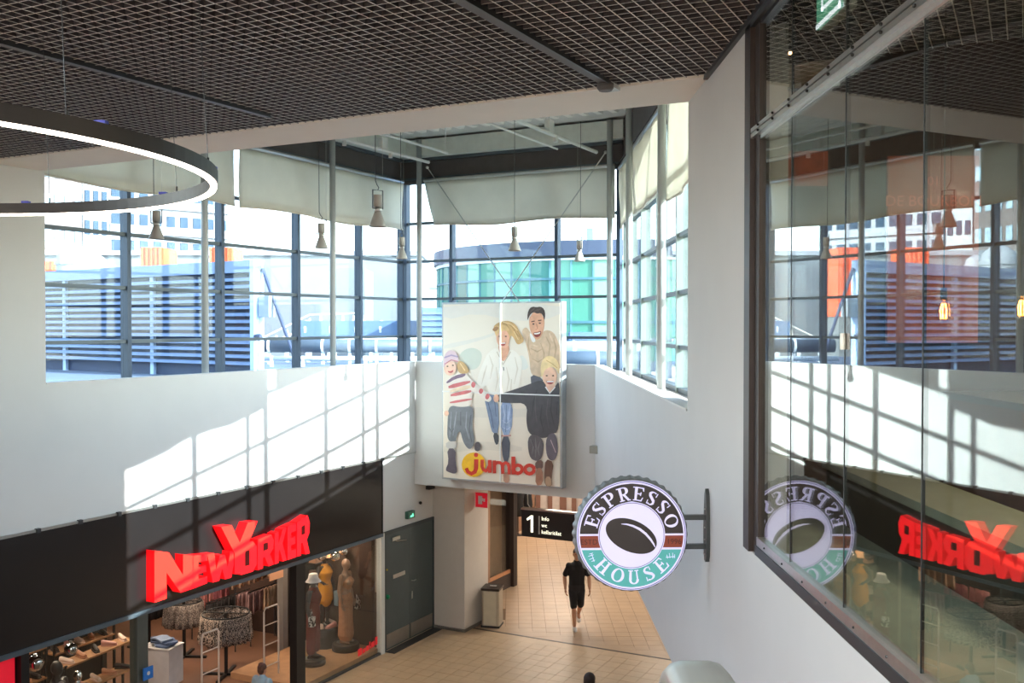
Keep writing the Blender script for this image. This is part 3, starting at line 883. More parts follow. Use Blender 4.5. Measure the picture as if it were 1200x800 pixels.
shape((216, 190, 196), [(520.5, 432), (521, 418), (526, 410), (534, 410.5), (538.5, 418), (538.5, 425), (530, 422), (523, 427)])
stroke((168, 148, 178), [(521.5, 419), (530, 416), (538, 418)], 1.8)
stroke((196, 126, 132), [(522, 426.5), (530, 421.5), (538, 423.5)], 1.4)
oval((90, 70, 60), 525.5, 429, 1.1, .8); oval((90, 70, 60), 531.8, 427.8, 1.1, .8)
shape((190, 96, 92), [(525, 434), (529, 435), (533, 432.5), (531.5, 436.5), (527.5, 437)])
shape((118, 122, 128), [(527, 474), (541, 477), (555, 475), (556, 486), (554, 500), (558, 517), (552, 528), (544, 519), (540, 502), (535, 514), (536, 517), (525, 517), (525.5, 493)])
for q in ([(530, 482), (529, 496), (528, 512)], [(536, 482), (534, 496), (532, 510)], [(548, 482), (547, 500), (551, 514)]): stroke((150, 155, 164), q, [0.6, 1.6, 0.6])
for q in ([(541, 482), (541, 498)], [(553, 486), (551, 502), (554, 518)], [(527, 500), (530, 506), (533, 502)]): stroke((92, 96, 104), q, 1.0)
oval((234, 190, 162), 524.5, 484, 2.6, 3.2)
shape((204, 198, 192), [(523.5, 517), (536.5, 516.5), (536.5, 525.5), (524, 525.5)], 1)
shape((98, 88, 98), [(525, 525), (535, 525), (535, 541), (537, 552), (534, 555), (526, 552.5), (523, 550), (527, 541)], 1)
shape((84, 76, 80), [(556.5, 527), (558, 517.5), (563, 517), (565, 524), (562, 529)])
# logo
oval((250, 192, 40), 556.2, 544, 14, 14.4)
RL = (214, 62, 44)
oval(RL, 559, 532.6, 2.5, 2.6)
stroke(RL, [(559.2, 537.6), (559, 548.5), (557.5, 552.5), (553.5, 554.6), (549.5, 552.5), (547.6, 548)], [5.2, 5.0, 4.8, 4.6, 4.4, 4.0])
stroke(RL, [(566.2, 538), (566.2, 546.5), (567.6, 550), (570.5, 551.2), (573, 549.5), (574.3, 546)], 4.0)
stroke(RL, [(575, 538.5), (575.2, 553.4)], 4.2)
stroke(RL, [(580.4, 539.0), (580.6, 554)], 4.0)
stroke(RL, [(580.2, 547), (581.2, 543.2), (583.6, 541.4), (587, 541.6), (589.4, 543.6), (590.0, 547), (590.2, 554.8)], 3.8)
stroke(RL, [(589.6, 546.5), (591, 543), (593.6, 541.6), (596.4, 543), (597.6, 546.6), (597.8, 555.3)], 3.8)
stroke(RL, [(602.6, 534.5), (602.8, 555.4)], 4.6)
stroke(RL, [(608 + 5.0 * math.cos(a), 549.3 + 4.8 * math.sin(a)) for a in [R_(-180 + 30 * i) for i in range(13)]], 4.0)
stroke(RL, [(621.6 + 5.4 * math.cos(a), 549.6 + 5.0 * math.sin(a)) for a in [R_(30 * i) for i in range(13)]], 4.2)
o = part('printed_picture', pic, inkmats, t)
o['label'] = 'printed photograph of a running family with red and yellow lettering'
for a in (s0 + 0.5, s1 - 0.5):
    part('hanger', MB().box((a - 0.03, 0.2, zt - 0.3), (a + 0.03, 0.245, zt - 0.1)), ALU, t)
part('wall_bracket', MB().box((s0 + 0.3, 0.2, SILL - 0.4), (s1 - 0.3, 0.24, SILL - 0.3)), ALU, t)

# =================================================================== SHOP FASCIA
t = thing('shop_fascia', 'long black fascia board above the clothing shop window', 'fascia board', L0, AL)
part('board', MB().box((-24, -0.02, 2.47), (-1.99, 0.04, 3.965)), FASCIA, t)
part('lower_rail', MB().box((-24, -0.05, 2.41), (-1.99, 0.06, 2.475)), mat('fascia_rail', (92, 106, 116), 0.4, 0.5), t)
part('end_trim', MB().box((-2.0, -0.03, 2.42), (-1.97, 0.04, 3.97)), BLACK, t)
# letters: 2D polygons in a unit cell
def bar(x0, y0, x1, y1): return [(x0, y0), (x1, y0), (x1, y1), (x0, y1)]
GL = {
    'N': [[(0, 0), (.3, 0), (.3, .56), (.66, 0.02), (1, 0.02), (1, 1), (.72, 1), (.72, .46), (.36, 1), (0, 1)]],
    'E': [[(0, 0), (1, 0), (1, .24), (.42, .24), (.42, .4), (.92, .4), (.92, .62), (.42, .62), (.42, .77), (1, .77), (1, 1), (0, 1)]],
    'W': [[(0, 1), (.18, 0), (.40, 0), (.5, .42), (.6, 0), (.82, 0), (1, 1), (.78, 1), (.70, .42), (.6, .9), (.42, .9), (.3, .42), (.24, 1)]],
    'Y': [[(.36, 0), (.64, 0), (.64, .42), (1, 1), (.72, 1), (.5, .62), (.28, 1), (0, 1), (.36, .42)]],
    'O': [[(0, .2), (.2, 0), (.8, 0), (1, .2), (1, .8), (.8, 1), (.2, 1), (0, .8)]],
    'R': [[(0, 0), (.32, 0), (.32, .34), (.44, .34), (.66, 0), (1, 0), (.76, .38), (.96, .52), (1, .78), (.84, 1), (0, 1)]],
    'K': [[(0, 0), (.32, 0), (.32, .3), (.42, .42), (.66, 0), (1, 0), (.66, .56), (1, 1), (.66, 1), (.32, .62), (.32, 1), (0, 1)]],
}
holes = {'O': bar(.38, .25, .62, .75), 'R': bar(.34, .56, .62, .8)}
DK = mat('letter_counter', (120, 10, 14), 0.5)
def tz(px, py):                         # photograph point -> (t, z) on the plane of the letter faces
    p = on_plane(px, py, gp(0, -0.19), N) - gp(0, -0.19)
    return p.dot(U), p.z
# each letter: left and right edge in the picture, top left/right, bottom left/right
spec = [('N', 181, 227, 645, 651, 706, 690), ('E', 225, 243, 651, 649, 690, 683), ('W', 243, 277, 649, 645, 684, 675),
        ('Y', 258, 301, 617, 610, 675, 668), ('O', 278, 301, 639, 632.5, 675, 668), ('R', 302, 321, 632, 625, 668, 661),
        ('K', 322, 336, 625, 617.5, 661, 656), ('E', 337, 347, 617, 612.5, 656, 652.5), ('R', 348, 363, 612, 602, 652, 648)]
lt = thing('shop_sign', 'red raised capital letters of the shop sign on the black fascia', 'sign', L0, AL)
for k, (ch, xa, xb, ta, tb, ba, bb) in enumerate(spec):
    d = -0.19 + (-0.02 if ch == 'Y' else 0)
    qa, qb, qc, qd = tz(xa, ba), tz(xb, bb), tz(xb, tb), tz(xa, ta)
    def mp(x, y, h, q=(qa, qb, qc, qd)):
        a = [q[0][i] * (1 - x) + q[1][i] * x for i in (0, 1)]
        c_ = [q[3][i] * (1 - x) + q[2][i] * x for i in (0, 1)]
        return (a[0] * (1 - y) + c_[0] * y, h, a[1] * (1 - y) + c_[1] * y)
    b = MB()
    for poly in GL[ch]:
        b.prism(poly, d, -0.02, mp, 0, 1)
    # side faces get the darker red
    o = part('letter', b, [RED, REDS], lt)
    if ch in holes:
        part('counter', MB().prism(holes[ch], d - 0.004, d + 0.01, mp), DK, o)

# =================================================================== ROUND BRACKET SIGN
SC = at(739, 625.5, 8.15)
t = thing('round_sign', 'round bottle-cap shaped coffee house sign on a wall bracket', 'sign', SC, R_(2))
K = 8.15 / F_PX
NF = 40
def fluted(r0, amp, n=NF):
    return [((r0 + amp * 0.55 * math.cos(NF * a)) * math.cos(a), (r0 + amp * 0.55 * math.cos(NF * a)) * math.sin(a)) for a in [2 * PI * i / (n * 6) for i in range(n * 6)]]
ring_a, ring_b, ring_c = fluted(0.448, 0.0), fluted(0.462, 0.006), fluted(0.474, 0.011)
n = len(ring_a)
b = MB()
vs = [(x, -0.052, z) for x, z in ring_a] + [(x, -0.03, z) for x, z in ring_b] + [(x, 0.05, z) for x, z in ring_c] + [(x, 0.075, z) for x, z in fluted(0.45, 0.006)]
fs = []
for r in range(3):
    for i in range(n):
        j = (i + 1) % n
        fs.append((r * n + i, r * n + j, (r + 1) * n + j, (r + 1) * n + i))
fs.append(list(range(3 * n, 4 * n)))
b.add(vs, fs)
part('cap_rim', b, mat('cap_metal', (120, 124, 124), 0.5, 0.4), t)
def ringpoly(b, r0, r1, a0, a1, d, k=40):
    pts = [(r1 * math.cos(a0 + (a1 - a0) * i / k), r1 * math.sin(a0 + (a1 - a0) * i / k)) for i in range(k + 1)]
    ptsi = [(r0 * math.cos(a0 + (a1 - a0) * i / k), r0 * math.sin(a0 + (a1 - a0) * i / k)) for i in range(k + 1)]
    vs = [(x, d, z) for x, z in pts + ptsi]
    b.add(vs, [(i, i + 1, k + 1 + i + 1, k + 1 + i) for i in range(k)])
LAV = mat('sign_lavender', (200, 196, 228), 0.5, var=0.02, emit=(200, 196, 236), es=0.22)
SBLK = mat('sign_black', (44, 38, 36), 0.5, var=0.08, emit=(60, 50, 46), es=0.1)
STEAL = mat('sign_teal', (72, 142, 138), 0.5, var=0.05, emit=(72, 150, 146), es=0.25)
SBRN = mat('sign_brown', (112, 52, 36), 0.5, var=0.06, emit=(120, 54, 36), es=0.2)
SNAVY = mat('sign_navy', (66, 62, 112), 0.5, emit=(66, 62, 120), es=0.2)
part('face_disc', MB().prism([(0.449 * math.cos(2 * PI * i / 96), 0.449 * math.sin(2 * PI * i / 96)) for i in range(96)], -0.054, -0.02, lambda x, z, h: (x, h, z)), LAV, t)
b = MB(); ringpoly(b, 0.437, 0.443, 0, 2 * PI, -0.0552, 96); part('outline_ring', b, SNAVY, t)
def band(z0, z1, r, ri, d, m, nm):
    """the part of a disc of radius r between the heights z0 and z1, outside radius ri"""
    k = 48
    for s in (-1, 1):
        b = MB()
        pts_o, pts_i = [], []
        for i in range(k + 1):
            z = z0 + (z1 - z0) * i / k
            xo = math.sqrt(max(r * r - z * z, 0)); xi = math.sqrt(max(ri * ri - z * z, 0))
            pts_o.append((s * xo, d, z)); pts_i.append((s * min(xi, xo), d, z))
        b.add(pts_o + pts_i, [(i, i + 1, k + 1 + i + 1, k + 1 + i) for i in range(k)])
        part(nm, b, m, t)
RO, RI = 0.424, 0.274
band(0.014, 0.4239, RO, RI, -0.0555, SBLK, 'upper_band')
band(-0.100, -0.002, RO, RI, -0.0555, SBRN, 'middle_band')
band(-0.4239, -0.117, RO, RI, -0.0555, STEAL, 'lower_band')
b = MB(); ringpoly(b, 0.262, 0.268, 0, 2 * PI, -0.0553, 96); part('inner_ring', b, mat('sign_grey_ring', (130, 126, 160), 0.5), t)
# coffee bean
be = []
ca, sa = math.cos(R_(-24)), math.sin(R_(-24))
for i in range(64):
    a = 2 * PI * i / 64
    x, z = 0.222 * math.cos(a), 0.128 * math.sin(a)
    be.append((x * ca - z * sa - 0.003, x * sa + z * ca - 0.004))
part('coffee_bean', MB().prism(be, -0.0575, -0.0545, lambda x, z, h: (x, h, z)), SBLK, t)
cre = [(-0.085, 0.095, .004), (-0.04, 0.092, .010), (0.01, 0.078, .014), (0.065, 0.052, .016), (0.115, 0.013, .016), (0.155, -0.033, .014), (0.182, -0.075, .010), (0.192, -0.098, .004)]
vs = []
for i, (x, z, w) in enumerate(cre):
    a, c_ = cre[max(0, i - 1)], cre[min(len(cre) - 1, i + 1)]
    dx, dz = c_[0] - a[0], c_[1] - a[1]; l = math.hypot(dx, dz)
    vs += [(x - dz / l * w / 2 * 1.2, -0.0582, z + dx / l * w / 2 * 1.2), (x + dz / l * w / 2 * 1.2, -0.0582, z - dx / l * w / 2 * 1.2)]
part('bean_crease', MB().add(vs, [(2 * i, 2 * i + 2, 2 * i + 3, 2 * i + 1) for i in range(len(cre) - 1)]), LAV, t)
# serif capitals as strokes: (x0,y0,x1,y1,width) in a unit cell of height 1
def q4(x0, y0, x1, y1, w0, w1=None):
    w1 = w0 if w1 is None else w1
    dx, dy = x1 - x0, y1 - y0; l = math.hypot(dx, dy); nx, ny = -dy / l, dx / l
    return [(x0 + nx * w0 / 2, y0 + ny * w0 / 2), (x1 + nx * w1 / 2, y1 + ny * w1 / 2), (x1 - nx * w1 / 2, y1 - ny * w1 / 2), (x0 - nx * w0 / 2, y0 - ny * w0 / 2)]
def arcs(cx, cy, rx, ry, a0, a1, thin, thick, k=14):
    out = []
    P_ = []
    for i in range(k + 1):
        a = R_(a0 + (a1 - a0) * i / k)
        w = thin + (thick - thin) * abs(math.cos(a)) ** 1.4
        P_.append((cx + rx * math.cos(a), cy + ry * math.sin(a), math.cos(a) * w / 2, math.sin(a) * w / 2))
    for i in range(k):
        a, c_ = P_[i], P_[i + 1]
        out.append([(a[0] + a[2], a[1] + a[3]), (c_[0] + c_[2], c_[1] + c_[3]), (c_[0] - c_[2], c_[1] - c_[3]), (a[0] - a[2], a[1] - a[3])])
    return out
def serif(x, y, w, s): return bar(x - w / 2, y, x + w / 2, y + s)
SF = 0.07
def glyph(ch):
    g = []
    if ch == 'E':
        g += [bar(.14, 0, .32, 1), bar(.02, 0, .32, SF), bar(.02, 1 - SF, .32, 1), bar(.3, 0, .74, SF * 1.1), bar(.3, 1 - SF * 1.1, .7, 1), bar(.3, .47, .58, .55),
              [(.74, 0), (.80, .3), (.74, .3), (.62, 0)], [(.7, 1), (.75, .74), (.69, .74), (.58, 1)], bar(.53, .38, .6, .64)]
    elif ch == 'P' or ch == 'R':
        g += [bar(.14, 0, .32, 1), bar(.02, 0, .44, SF), bar(.02, 1 - SF, .34, 1), bar(.3, 1 - SF, .46, 1), bar(.3, .44, .46, .44 + SF)]
        g += arcs(.44, .72, .22, .245, -90, 90, SF, .19)
        if ch == 'R': g += [q4(.42, .48, .78, .02, .17), bar(.66, 0, .94, SF)]
    elif ch == 'S':
        g += arcs(.4, .73, .235, .235, 60, 180, SF, .17) + arcs(.4, .27, .25, .235, -130, 0, SF, .17)
        g += [q4(.2, .66, .62, .36, .19), q4(.165, .73, .26, .60, .17), q4(.65, .27, .55, .42, .17), bar(.58, .7, .64, 1.0), bar(.14, .0, .2, .3)]
    elif ch == 'O':
        g += arcs(.46, .5, .36, .465, 0, 360, SF, .19, 28)
    elif ch == 'H':
        g += [bar(.12, 0, .30, 1), bar(.62, 0, .80, 1), bar(.28, .46, .64, .46 + SF)]
        for x in (.21, .71): g += [serif(x, 0, .4, SF), serif(x, 1 - SF, .4, SF)]
    elif ch == 'U':
        g += [bar(.12, .3, .30, 1), bar(.64, .3, .74, 1), serif(.21, 1 - SF, .4, SF), serif(.69, 1 - SF, .34, SF)]
        g += arcs(.45, .32, .245, .29, 180, 360, SF * 1.2, .16, 16)
    return g
CAPH = 0.112
def arc_letter(ch, ang, up, width=0.098):
    b = MB()
    for poly in glyph(ch):
        pts = []
        for x, y in poly:
            lx = (x - 0.42) * width / 0.84
            if up:
                r = 0.288 + y * CAPH; a = R_(ang) - lx / 0.345
            else:
                r = 0.398 - y * CAPH; a = R_(ang) + lx / 0.345
            pts.append((r * math.cos(a), r * math.sin(a)))
        b.prism(pts, -0.0585, -0.056, lambda x, z, h: (x, h, z))
    return part('letter', b, LAV, t)
for ch, a in zip('ESPRESSO', (160, 140.5, 121.5, 101.5, 80.5, 61, 41.5, 20.5)): arc_letter(ch, a, True)
for ch, a in zip('HOUSE', (226, 250, 272.5, 294.5, 315)): arc_letter(ch, a, False)
for s, w in ((-1, 'ESTD'), (1, '1996')):
    text_mesh('year_text', w, 0.062, mat('sign_dark_text', (70, 34, 26), 0.5), t, (s * 0.348, -0.0565, -0.053), (PI / 2, 0, 0), 0.001)
for s in (-1, 1):                       # small twig ornaments at the ends of the lower band
    b = MB()
    cx, cz, ro = s * 0.318, -0.178, -s * 0.9
    for q in (q4(-.02, -.03, .02, .03, .005), q4(-.03, .012, .005, -.008, .004), q4(-.015, .035, .022, .01, .004), q4(-.032, -.012, -.004, -.026, .004), q4(.005, .04, .03, .022, .004)):
        b.prism([(cx + x * math.cos(ro) - y * math.sin(ro), cz + x * math.sin(ro) + y * math.cos(ro)) for x, y in q], -0.0585, -0.056, lambda x, z, h: (x, h, z))
    part('twig_ornament', b, LAV, t)
# bracket
bx = XR - SC.x
for z in (0.115, -0.125): part('bracket_arm', MB().box((0.44, -0.02, z), (bx - 0.02, 0.02, z + 0.04)), mat('bracket_grey', (74, 78, 78), 0.5, 0.4), t)
pts = [(0.0, 0.37), (0.03, 0.33), (0.05, 0.2), (0.07, 0.05), (0.07, -0.06), (0.05, -0.17), (0.03, -0.225), (0.0, -0.235), (-0.03, -0.225), (-0.05, -0.17), (-0.06, -0.05), (-0.05, 0.2), (-0.03, 0.33)]
part('wall_plate', MB().prism(pts, bx - 0.03, bx - 0.001, lambda y, z, h: (h, y, z)), MATS['bracket_grey'], t)
for z in (0.2, 0.05, -0.05, -0.17):
    part('bolt', MB().ball((bx - 0.032, 0, z), 0.008, 5), ALU, t)

# =================================================================== GLASS WALL
XG = 1.66
t = link('window_4', None); t['kind'] = 'structure'
ys = [6.70, 5.906, 4.95, 4.01, 3.07, 2.12, 1.2]
for i in range(len(ys) - 1):
    part('pane', MB().box((XG - 0.005, ys[i + 1] + 0.004, 5.2), (XG + 0.005, ys[i] - 0.004, CEIL)), CAFEGL, t)
    part('joint_gasket', MB().box((XG - 0.007, ys[i + 1] - 0.0045, 5.22), (XG + 0.007, ys[i + 1] + 0.0045, CEIL)), mat('gasket', (14, 20, 18), 0.5), t)
part('side_frame', MB().box((1.60, 6.72, 5.17), (1.70, 6.875, CEIL)).box((1.635, 6.60, 5.17), (1.70, 6.72, CEIL)), BROWNFR, t)
part('sill_channel', MB().box((1.62, 0, 5.17), (1.70, 6.62, 5.235)), mat('dark_sill', (56, 58, 60), 0.45, 0.4), t)
sr = part('sill_rail', MB().box((1.628, 0, 5.235), (1.694, 6.61, 5.292)), ALU, t)
for i in range(14):
    part('screw', MB().ball((1.626, 6.4 - i * 0.42, 5.262), 0.007, 4), BLACK, sr)
b = MB().box((1.605, 0, 7.955), (1.652, 6.74, 7.985)).box((1.605, 0, 7.992), (1.652, 6.74, 8.02)).box((1.64, 0, 7.93), (1.655, 6.74, 8.03))
hr = part('header_rail', b, ALU, t)
for i in range(14):
    for z in (7.97, 8.005):
        part('screw', MB().ball((1.599, 6.5 - i * 0.36, z), 0.009, 4), BLACK, hr)
b = MB().box((1.60, 0, CEIL - 0.05), (1.63, 6.86, CEIL)).box((1.64, 0, CEIL - 0.06), (1.69, 6.86, CEIL))
part('ceiling_channel', b, ALUD, t)
lk = part('pane_lock', MB().tube([(1.645, 4.95, 6.58), (1.645, 4.95, 6.66)], 0.016, 10), ALU, t)

# =================================================================== CAFE BEHIND THE GLASS
t = thing('window_bench', 'low dark bench along the glass wall inside the cafe', 'bench', (2.62, 3.2, 5.1))
part('seat', MB().box((0, -2.6, 0.40), (0.5, 5.2, 0.46)), mat('bench_top', (120, 124, 112), 0.5, var=0.08), t)
part('front_board', MB().box((0.04, -2.6, 0.0), (0.46, 5.2, 0.40)), mat('bench_front', (44, 38, 32), 0.7), t)
t = thing('cafe_counter', 'dark brown cafe counter behind the bench inside the glass', 'counter', (3.5, 3.0, 5.1))
part('front', MB().box((0.0, -2.6, 0.0), (0.7, 5.0, 1.02)), mat('counter_brown', (104, 62, 42), 0.6, var=0.2), t)
part('worktop', MB().box((-0.05, -2.65, 1.02), (0.75, 5.05, 1.07)), mat('counter_top', (70, 60, 50), 0.4), t)
t = thing('menu_board', 'reddish brown menu board with faint lettering behind the glass', 'board', (2.9, 8.55, 6.9))
part('board', MB().box((0.32, 0, -0.35), (1.10, 0.04, 1.25)), mat('menu_brown', (150, 78, 52), 0.7, var=0.15), t)
MT = mat('menu_text', (206, 110, 84), 0.7)
for k, (w, z, sz) in enumerate((('01', 1.03, 0.11), ('DE BOURBON', 0.86, 0.13))):
    text_mesh('menu_text', w, sz, MT, t, (0.71, -0.004, z), (PI / 2, 0, 0), 0.001)
t = thing('wall_picture', 'small orange picture near the dark frame behind the glass', 'picture', (2.0, 8.6, 8.0))
part('canvas', MB().box((0.35, 0, -0.1), (0.72, 0.03, 0.2)), mat('picture_orange', (170, 84, 52), 0.7, var=0.3), t)
part('border', MB().box((0.33, 0.005, -0.12), (0.74, 0.028, 0.22)), BROWNFR, t)
def bulb(x, y, z, lab):
    t = thing('filament_bulb', lab, 'bulb', (x, y, z), 0, 'glowing filament bulbs in the cafe')
    part('glass', MB().lathe([(0.008, -0.075), (0.03, -0.06), (0.04, -0.03), (0.036, 0.01), (0.022, 0.05), (0.016, 0.07)], 16), glass_mat('bulb_glass', (1, .92, .8), 0.05) if 'bulb_glass' not in MATS else MATS['bulb_glass'], t, True)
    EM = mat('filament', (255, 150, 50), 0.5, emit=(255, 150, 50), es=22)
    b = MB()
    for k in range(5):
        a = 2 * PI * k / 5
        b.tube([(0.016 * math.cos(a), 0.016 * math.sin(a), -0.05), (0.02 * math.cos(a + .3), 0.02 * math.sin(a + .3), 0.0), (0.01 * math.cos(a), 0.01 * math.sin(a), 0.04)], 0.0028, 5)
    part('filament', b, EM, t)
    part('socket', MB().cyl((0, 0, 0.065), 0.02, 0.07, 10), BROWNFR, t)
    part('cord', MB().cyl((0, 0, 0.13), 0.004, CEIL - z - 0.13, 5), BLACK, t)
bulb(2.6, 6.0, 6.79, 'glowing filament bulb further left behind the glass')
bulb(3.07, 6.0, 6.81, 'glowing filament bulb at the right edge behind the glass')
t = thing('recessed_downlight', 'lit round downlight in the lattice ceiling just right of the dark frame', 'downlight', (2.04, 7.39, 8.72))
part('trim', MB().lathe([(0.055, -0.01), (0.06, 0.0), (0.06, 0.03)], 16), ALUD, t)
part('lens', MB().lathe([(0.036, -0.014), (0.046, -0.005)], 16), mat('downlight_lens', (255, 190, 120), 0.5, emit=(255, 190, 120), es=9), t)
ld = bpy.data.lights.new('cafe_lamp', 'AREA'); ld.shape = 'DISK'; ld.size = 1.2; ld.energy = 60; ld.color = (1, .72, .48)
lo = link('cafe_lamp', ld, None, (4.2, 5.6, 8.6), (0, 0, 0))
for y in (0.8, 2.4, 4.0, 5.6):  # added lamps without fixtures, brightening the floor behind the glass
    l2 = bpy.data.lights.new('floor_fill_lamp', 'AREA'); l2.shape = 'DISK'; l2.size = 0.2; l2.energy = 1.9; l2.color = (1, .95, .9); l2.spread = R_(110)
    link('floor_fill_lamp', l2, None, (2.15, y, 8.66), (0, 0, 0))
t = thing('exit_sign', 'hanging green and white escape sign at the top edge behind the glass', 'exit sign', (1.74, 5.5, 8.5))
part('housing', MB().box((0.015, -0.19, -0.11), (0.09, 0.22, 0.12)), mat('sign_body', (188, 186, 176), 0.5), t)
part('green_face', MB().box((0.0, -0.20, -0.115), (0.015, 0.22, 0.125)), mat('exit_green', (110, 168, 140), 0.5, emit=(100, 170, 140), es=0.35), t)
WSG = mat('exit_white', (236, 232, 240), 0.5, emit=(236, 232, 245), es=0.7)
b = MB().box((-0.004, -0.2, -0.115), (0.0, 0.22, -0.09)).box((-0.004, -0.2, -0.115), (0.0, -0.175, 0.12))
part('white_border', b, WSG, t)
b = MB().box((-0.004, -0.13, -0.04), (0.0, -0.105, 0.1)).box((-0.004, -0.13, -0.04), (0.0, 0.12, -0.02)).box((-0.004, 0.10, -0.04), (0.0, 0.12, 0.1))
part('door_symbol', b, WSG, t)
part('hanger', MB().cyl((0.05, 0, 0.12), 0.01, 0.13, 8), ALU, t)

# =================================================================== SMALL WALL FITTINGS
t = thing('emergency_sign', 'small green escape sign above the grey service door', 'exit sign', gp(-0.95, 0, 2.68), AL)
part('case', MB().box((-0.13, -0.05, -0.075), (0.13, 0.03, 0.075)), mat('green_case', (60, 104, 88), 0.5), t)
part('symbol', MB().box((-0.05, -0.053, -0.05), (0.08, -0.05, -0.01)).box((0.02, -0.053, -0.02), (0.07, -0.05, 0.02)), mat('green_symbol', (120, 220, 180), 0.5, emit=(100, 220, 170), es=0.5), t)
solid('wall_sensor', MB().ball((0, 0, 0), 0.035, 7), BLACK, 'tiny dark red sensor beside the green escape sign', 'sensor', gp(-0.52, 0.0, 2.86), smooth=True)
t = thing('surveillance_camera', 'small grey camera box in the corner below the right parapet', 'camera', (1.58, 18.9, 4.36), AL)
part('body', MB().box((-0.09, -0.08, -0.09), (0.09, 0.08, 0.05)), mat('camera_grey', (150, 148, 136), 0.6), t)
part('arm', MB().tube([(0.02, -0.06, 0.05), (0.05, -0.10, 0.2), (0.06, -0.02, 0.3)], 0.016, 6), STEEL_W, t)
t = thing('surveillance_camera', 'tiny dark camera under the bulkhead in the left corner', 'camera', gp(-0.3, -0.12, 3.2), AL)
part('body', MB().box((-0.12, -0.05, -0.06), (0.1, 0.05, 0.02)), BLACK, t)
part('mount', MB().cyl((0, 0, 0.0), 0.025, 0.1, 8), ALUD, t)

# =================================================================== CORRIDOR
t = thing('fire_sign', 'square red fire equipment sign on the corridor pillar', 'sign', gp(0.50, -0.80, 2.84), AL - PI / 2)
part('plate', MB().box((0.0, -0.02, -0.16), (0.30, 0.0, 0.16)), mat('fire_red', (186, 24, 40), 0.5, emit=(190, 20, 40), es=0.15), t)
b = MB().box((0.07, -0.024, -0.09), (0.17, -0.02, 0.09)).box((0.17, -0.024, -0.02), (0.19, -0.02, 0.05)).box((0.2, -0.024, -0.03), (0.24, -0.02, 0.04))
part('pictogram', b, WHITE, t)
part('border', MB().box((-0.008, -0.018, -0.168), (0.308, -0.002, 0.168)), WHITE, t)
# way-finding sign
wsn, wz = 2.14, 2.235
t = thing('direction_sign', 'black hanging direction sign with a white figure one', 'sign', gp(BX + 0.8, -wsn, wz), AL - PI / 2)
part('panel', MB().box((0, 0, 0), (2.3, 0.12, 0.565)), mat('sign_board_black', (26, 26, 24), 0.4), t)
part('top_strip', MB().box((-0.01, -0.01, 0.565), (2.31, 0.13, 0.60)), ALU, t)
WL = mat('sign_text_white', (236, 232, 212), 0.5, emit=(236, 232, 205), es=0.55)
b = MB()
b.prism([(0.0, 0.0), (0.055, 0.0), (0.055, 0.36), (0.005, 0.36), (-0.1, 0.28), (-0.08, 0.24), (0.0, 0.29)], -0.006, 0.0, lambda x, z, h: (x + 0.22, h, z + 0.1))
part('figure_one', b, WL, t)
part('divider', MB().box((0.40, -0.005, 0.08), (0.43, 0, 0.46)), mat('sign_grey', (170, 170, 165), 0.5), t)
for w, z in (('Info', 0.41), ('wc', 0.27), ('kellaritilat', 0.13)):
    text_mesh('sign_text', w, 0.115, WL, t, (0.47, -0.004, z), (PI / 2, 0, 0), 0.002, 'LEFT')
b = MB().prism([(0, 0), (.12, 0), (.06, .12)], -0.005, 0, lambda x, z, h: (x + 1.32, h, z + .36)).box((1.32, -0.005, 0.2), (1.44, 0, 0.32)).box((1.32, -0.005, 0.05), (1.44, 0, 0.16))
part('pictogram', b, WL, t)
for x in (0.12, 2.15):
    part('hanger', MB().tube([(x + 0.06, 0.06, 0.6), (x, 0.06, 0.68), (x - 0.01, 0.06, SLABB - wz + 0.02)], 0.012, 6), STEEL_W, t)
# litter bin
t = thing('litter_bin', 'steel litter bin with ashtray top standing beside the corridor pillar', 'bin', gp(0.78, -1.06, 0), AL - PI / 2 + 0.25)
BNM = mat('bin_steel', (176, 166, 148), 0.4, 0.5, var=0.06)
b = MB().prism([(-0.17, -0.2), (0.17, -0.2), (0.2, -0.17), (0.2, 0.17), (0.17, 0.2), (-0.17, 0.2), (-0.2, 0.17), (-0.2, -0.17)], 0.03, 0.82)
part('body', b, BNM, t)
part('front_panel', MB().box((-0.14, -0.215, 0.06), (0.14, -0.2, 0.80)), mat('bin_panel', (196, 188, 166), 0.45, 0.3), t)
part('base', MB().box((-0.21, -0.21, 0), (0.21, 0.21, 0.04)), BLACK, t)
part('lid', MB().prism([(-0.21, -0.22), (0.21, -0.22), (0.21, 0.22), (-0.21, 0.22)], 0.82, 0.87).tube([(0.0, 0.0, 0.872), (0.0, 0.0, 0.878)], 0.13, 16), mat('bin_lid', (60, 52, 46), 0.4, 0.4), t)
for k in range(6):
    part('cigarette_end', MB().tube([(-0.06 + k * 0.024, 0.02 * (-1) ** k, 0.885), (-0.03 + k * 0.024, 0.03, 0.885)], 0.008, 6), WHITE, t)
# glazed brown shopfront in the corridor
t = thing('corridor_showcase', 'brown framed shop window in the corridor behind the pillar', 'shop window', gp(BX + 3.3, 0.15, 0), AL)
FRB = mat('showcase_frame', (110, 68, 44), 0.5, var=0.12)
part('glass', MB().box((0.05, -0.03, 0.42), (1.30, -0.01, 3.15)), SHOPGL, t)
part('back_panel', MB().box((0.0, 0.2, 0.0), (1.35, 0.25, 3.2)), mat('showcase_back', (120, 92, 70), 0.6, var=0.12), t)
part('plinth', MB().box((0.0, -0.06, 0.0), (1.36, 0.2, 0.36)), mat('showcase_plinth', (60, 44, 36), 0.6), t)
b = MB().box((0, -0.05, 0.36), (1.36, 0.0, 0.44)).box((0, -0.05, 3.1), (1.36, 0, 3.2)).box((0, -0.05, 0.36), (0.06, 0, 3.2))
part('frame', b, mat('showcase_trim', (186, 128, 88), 0.5), t)
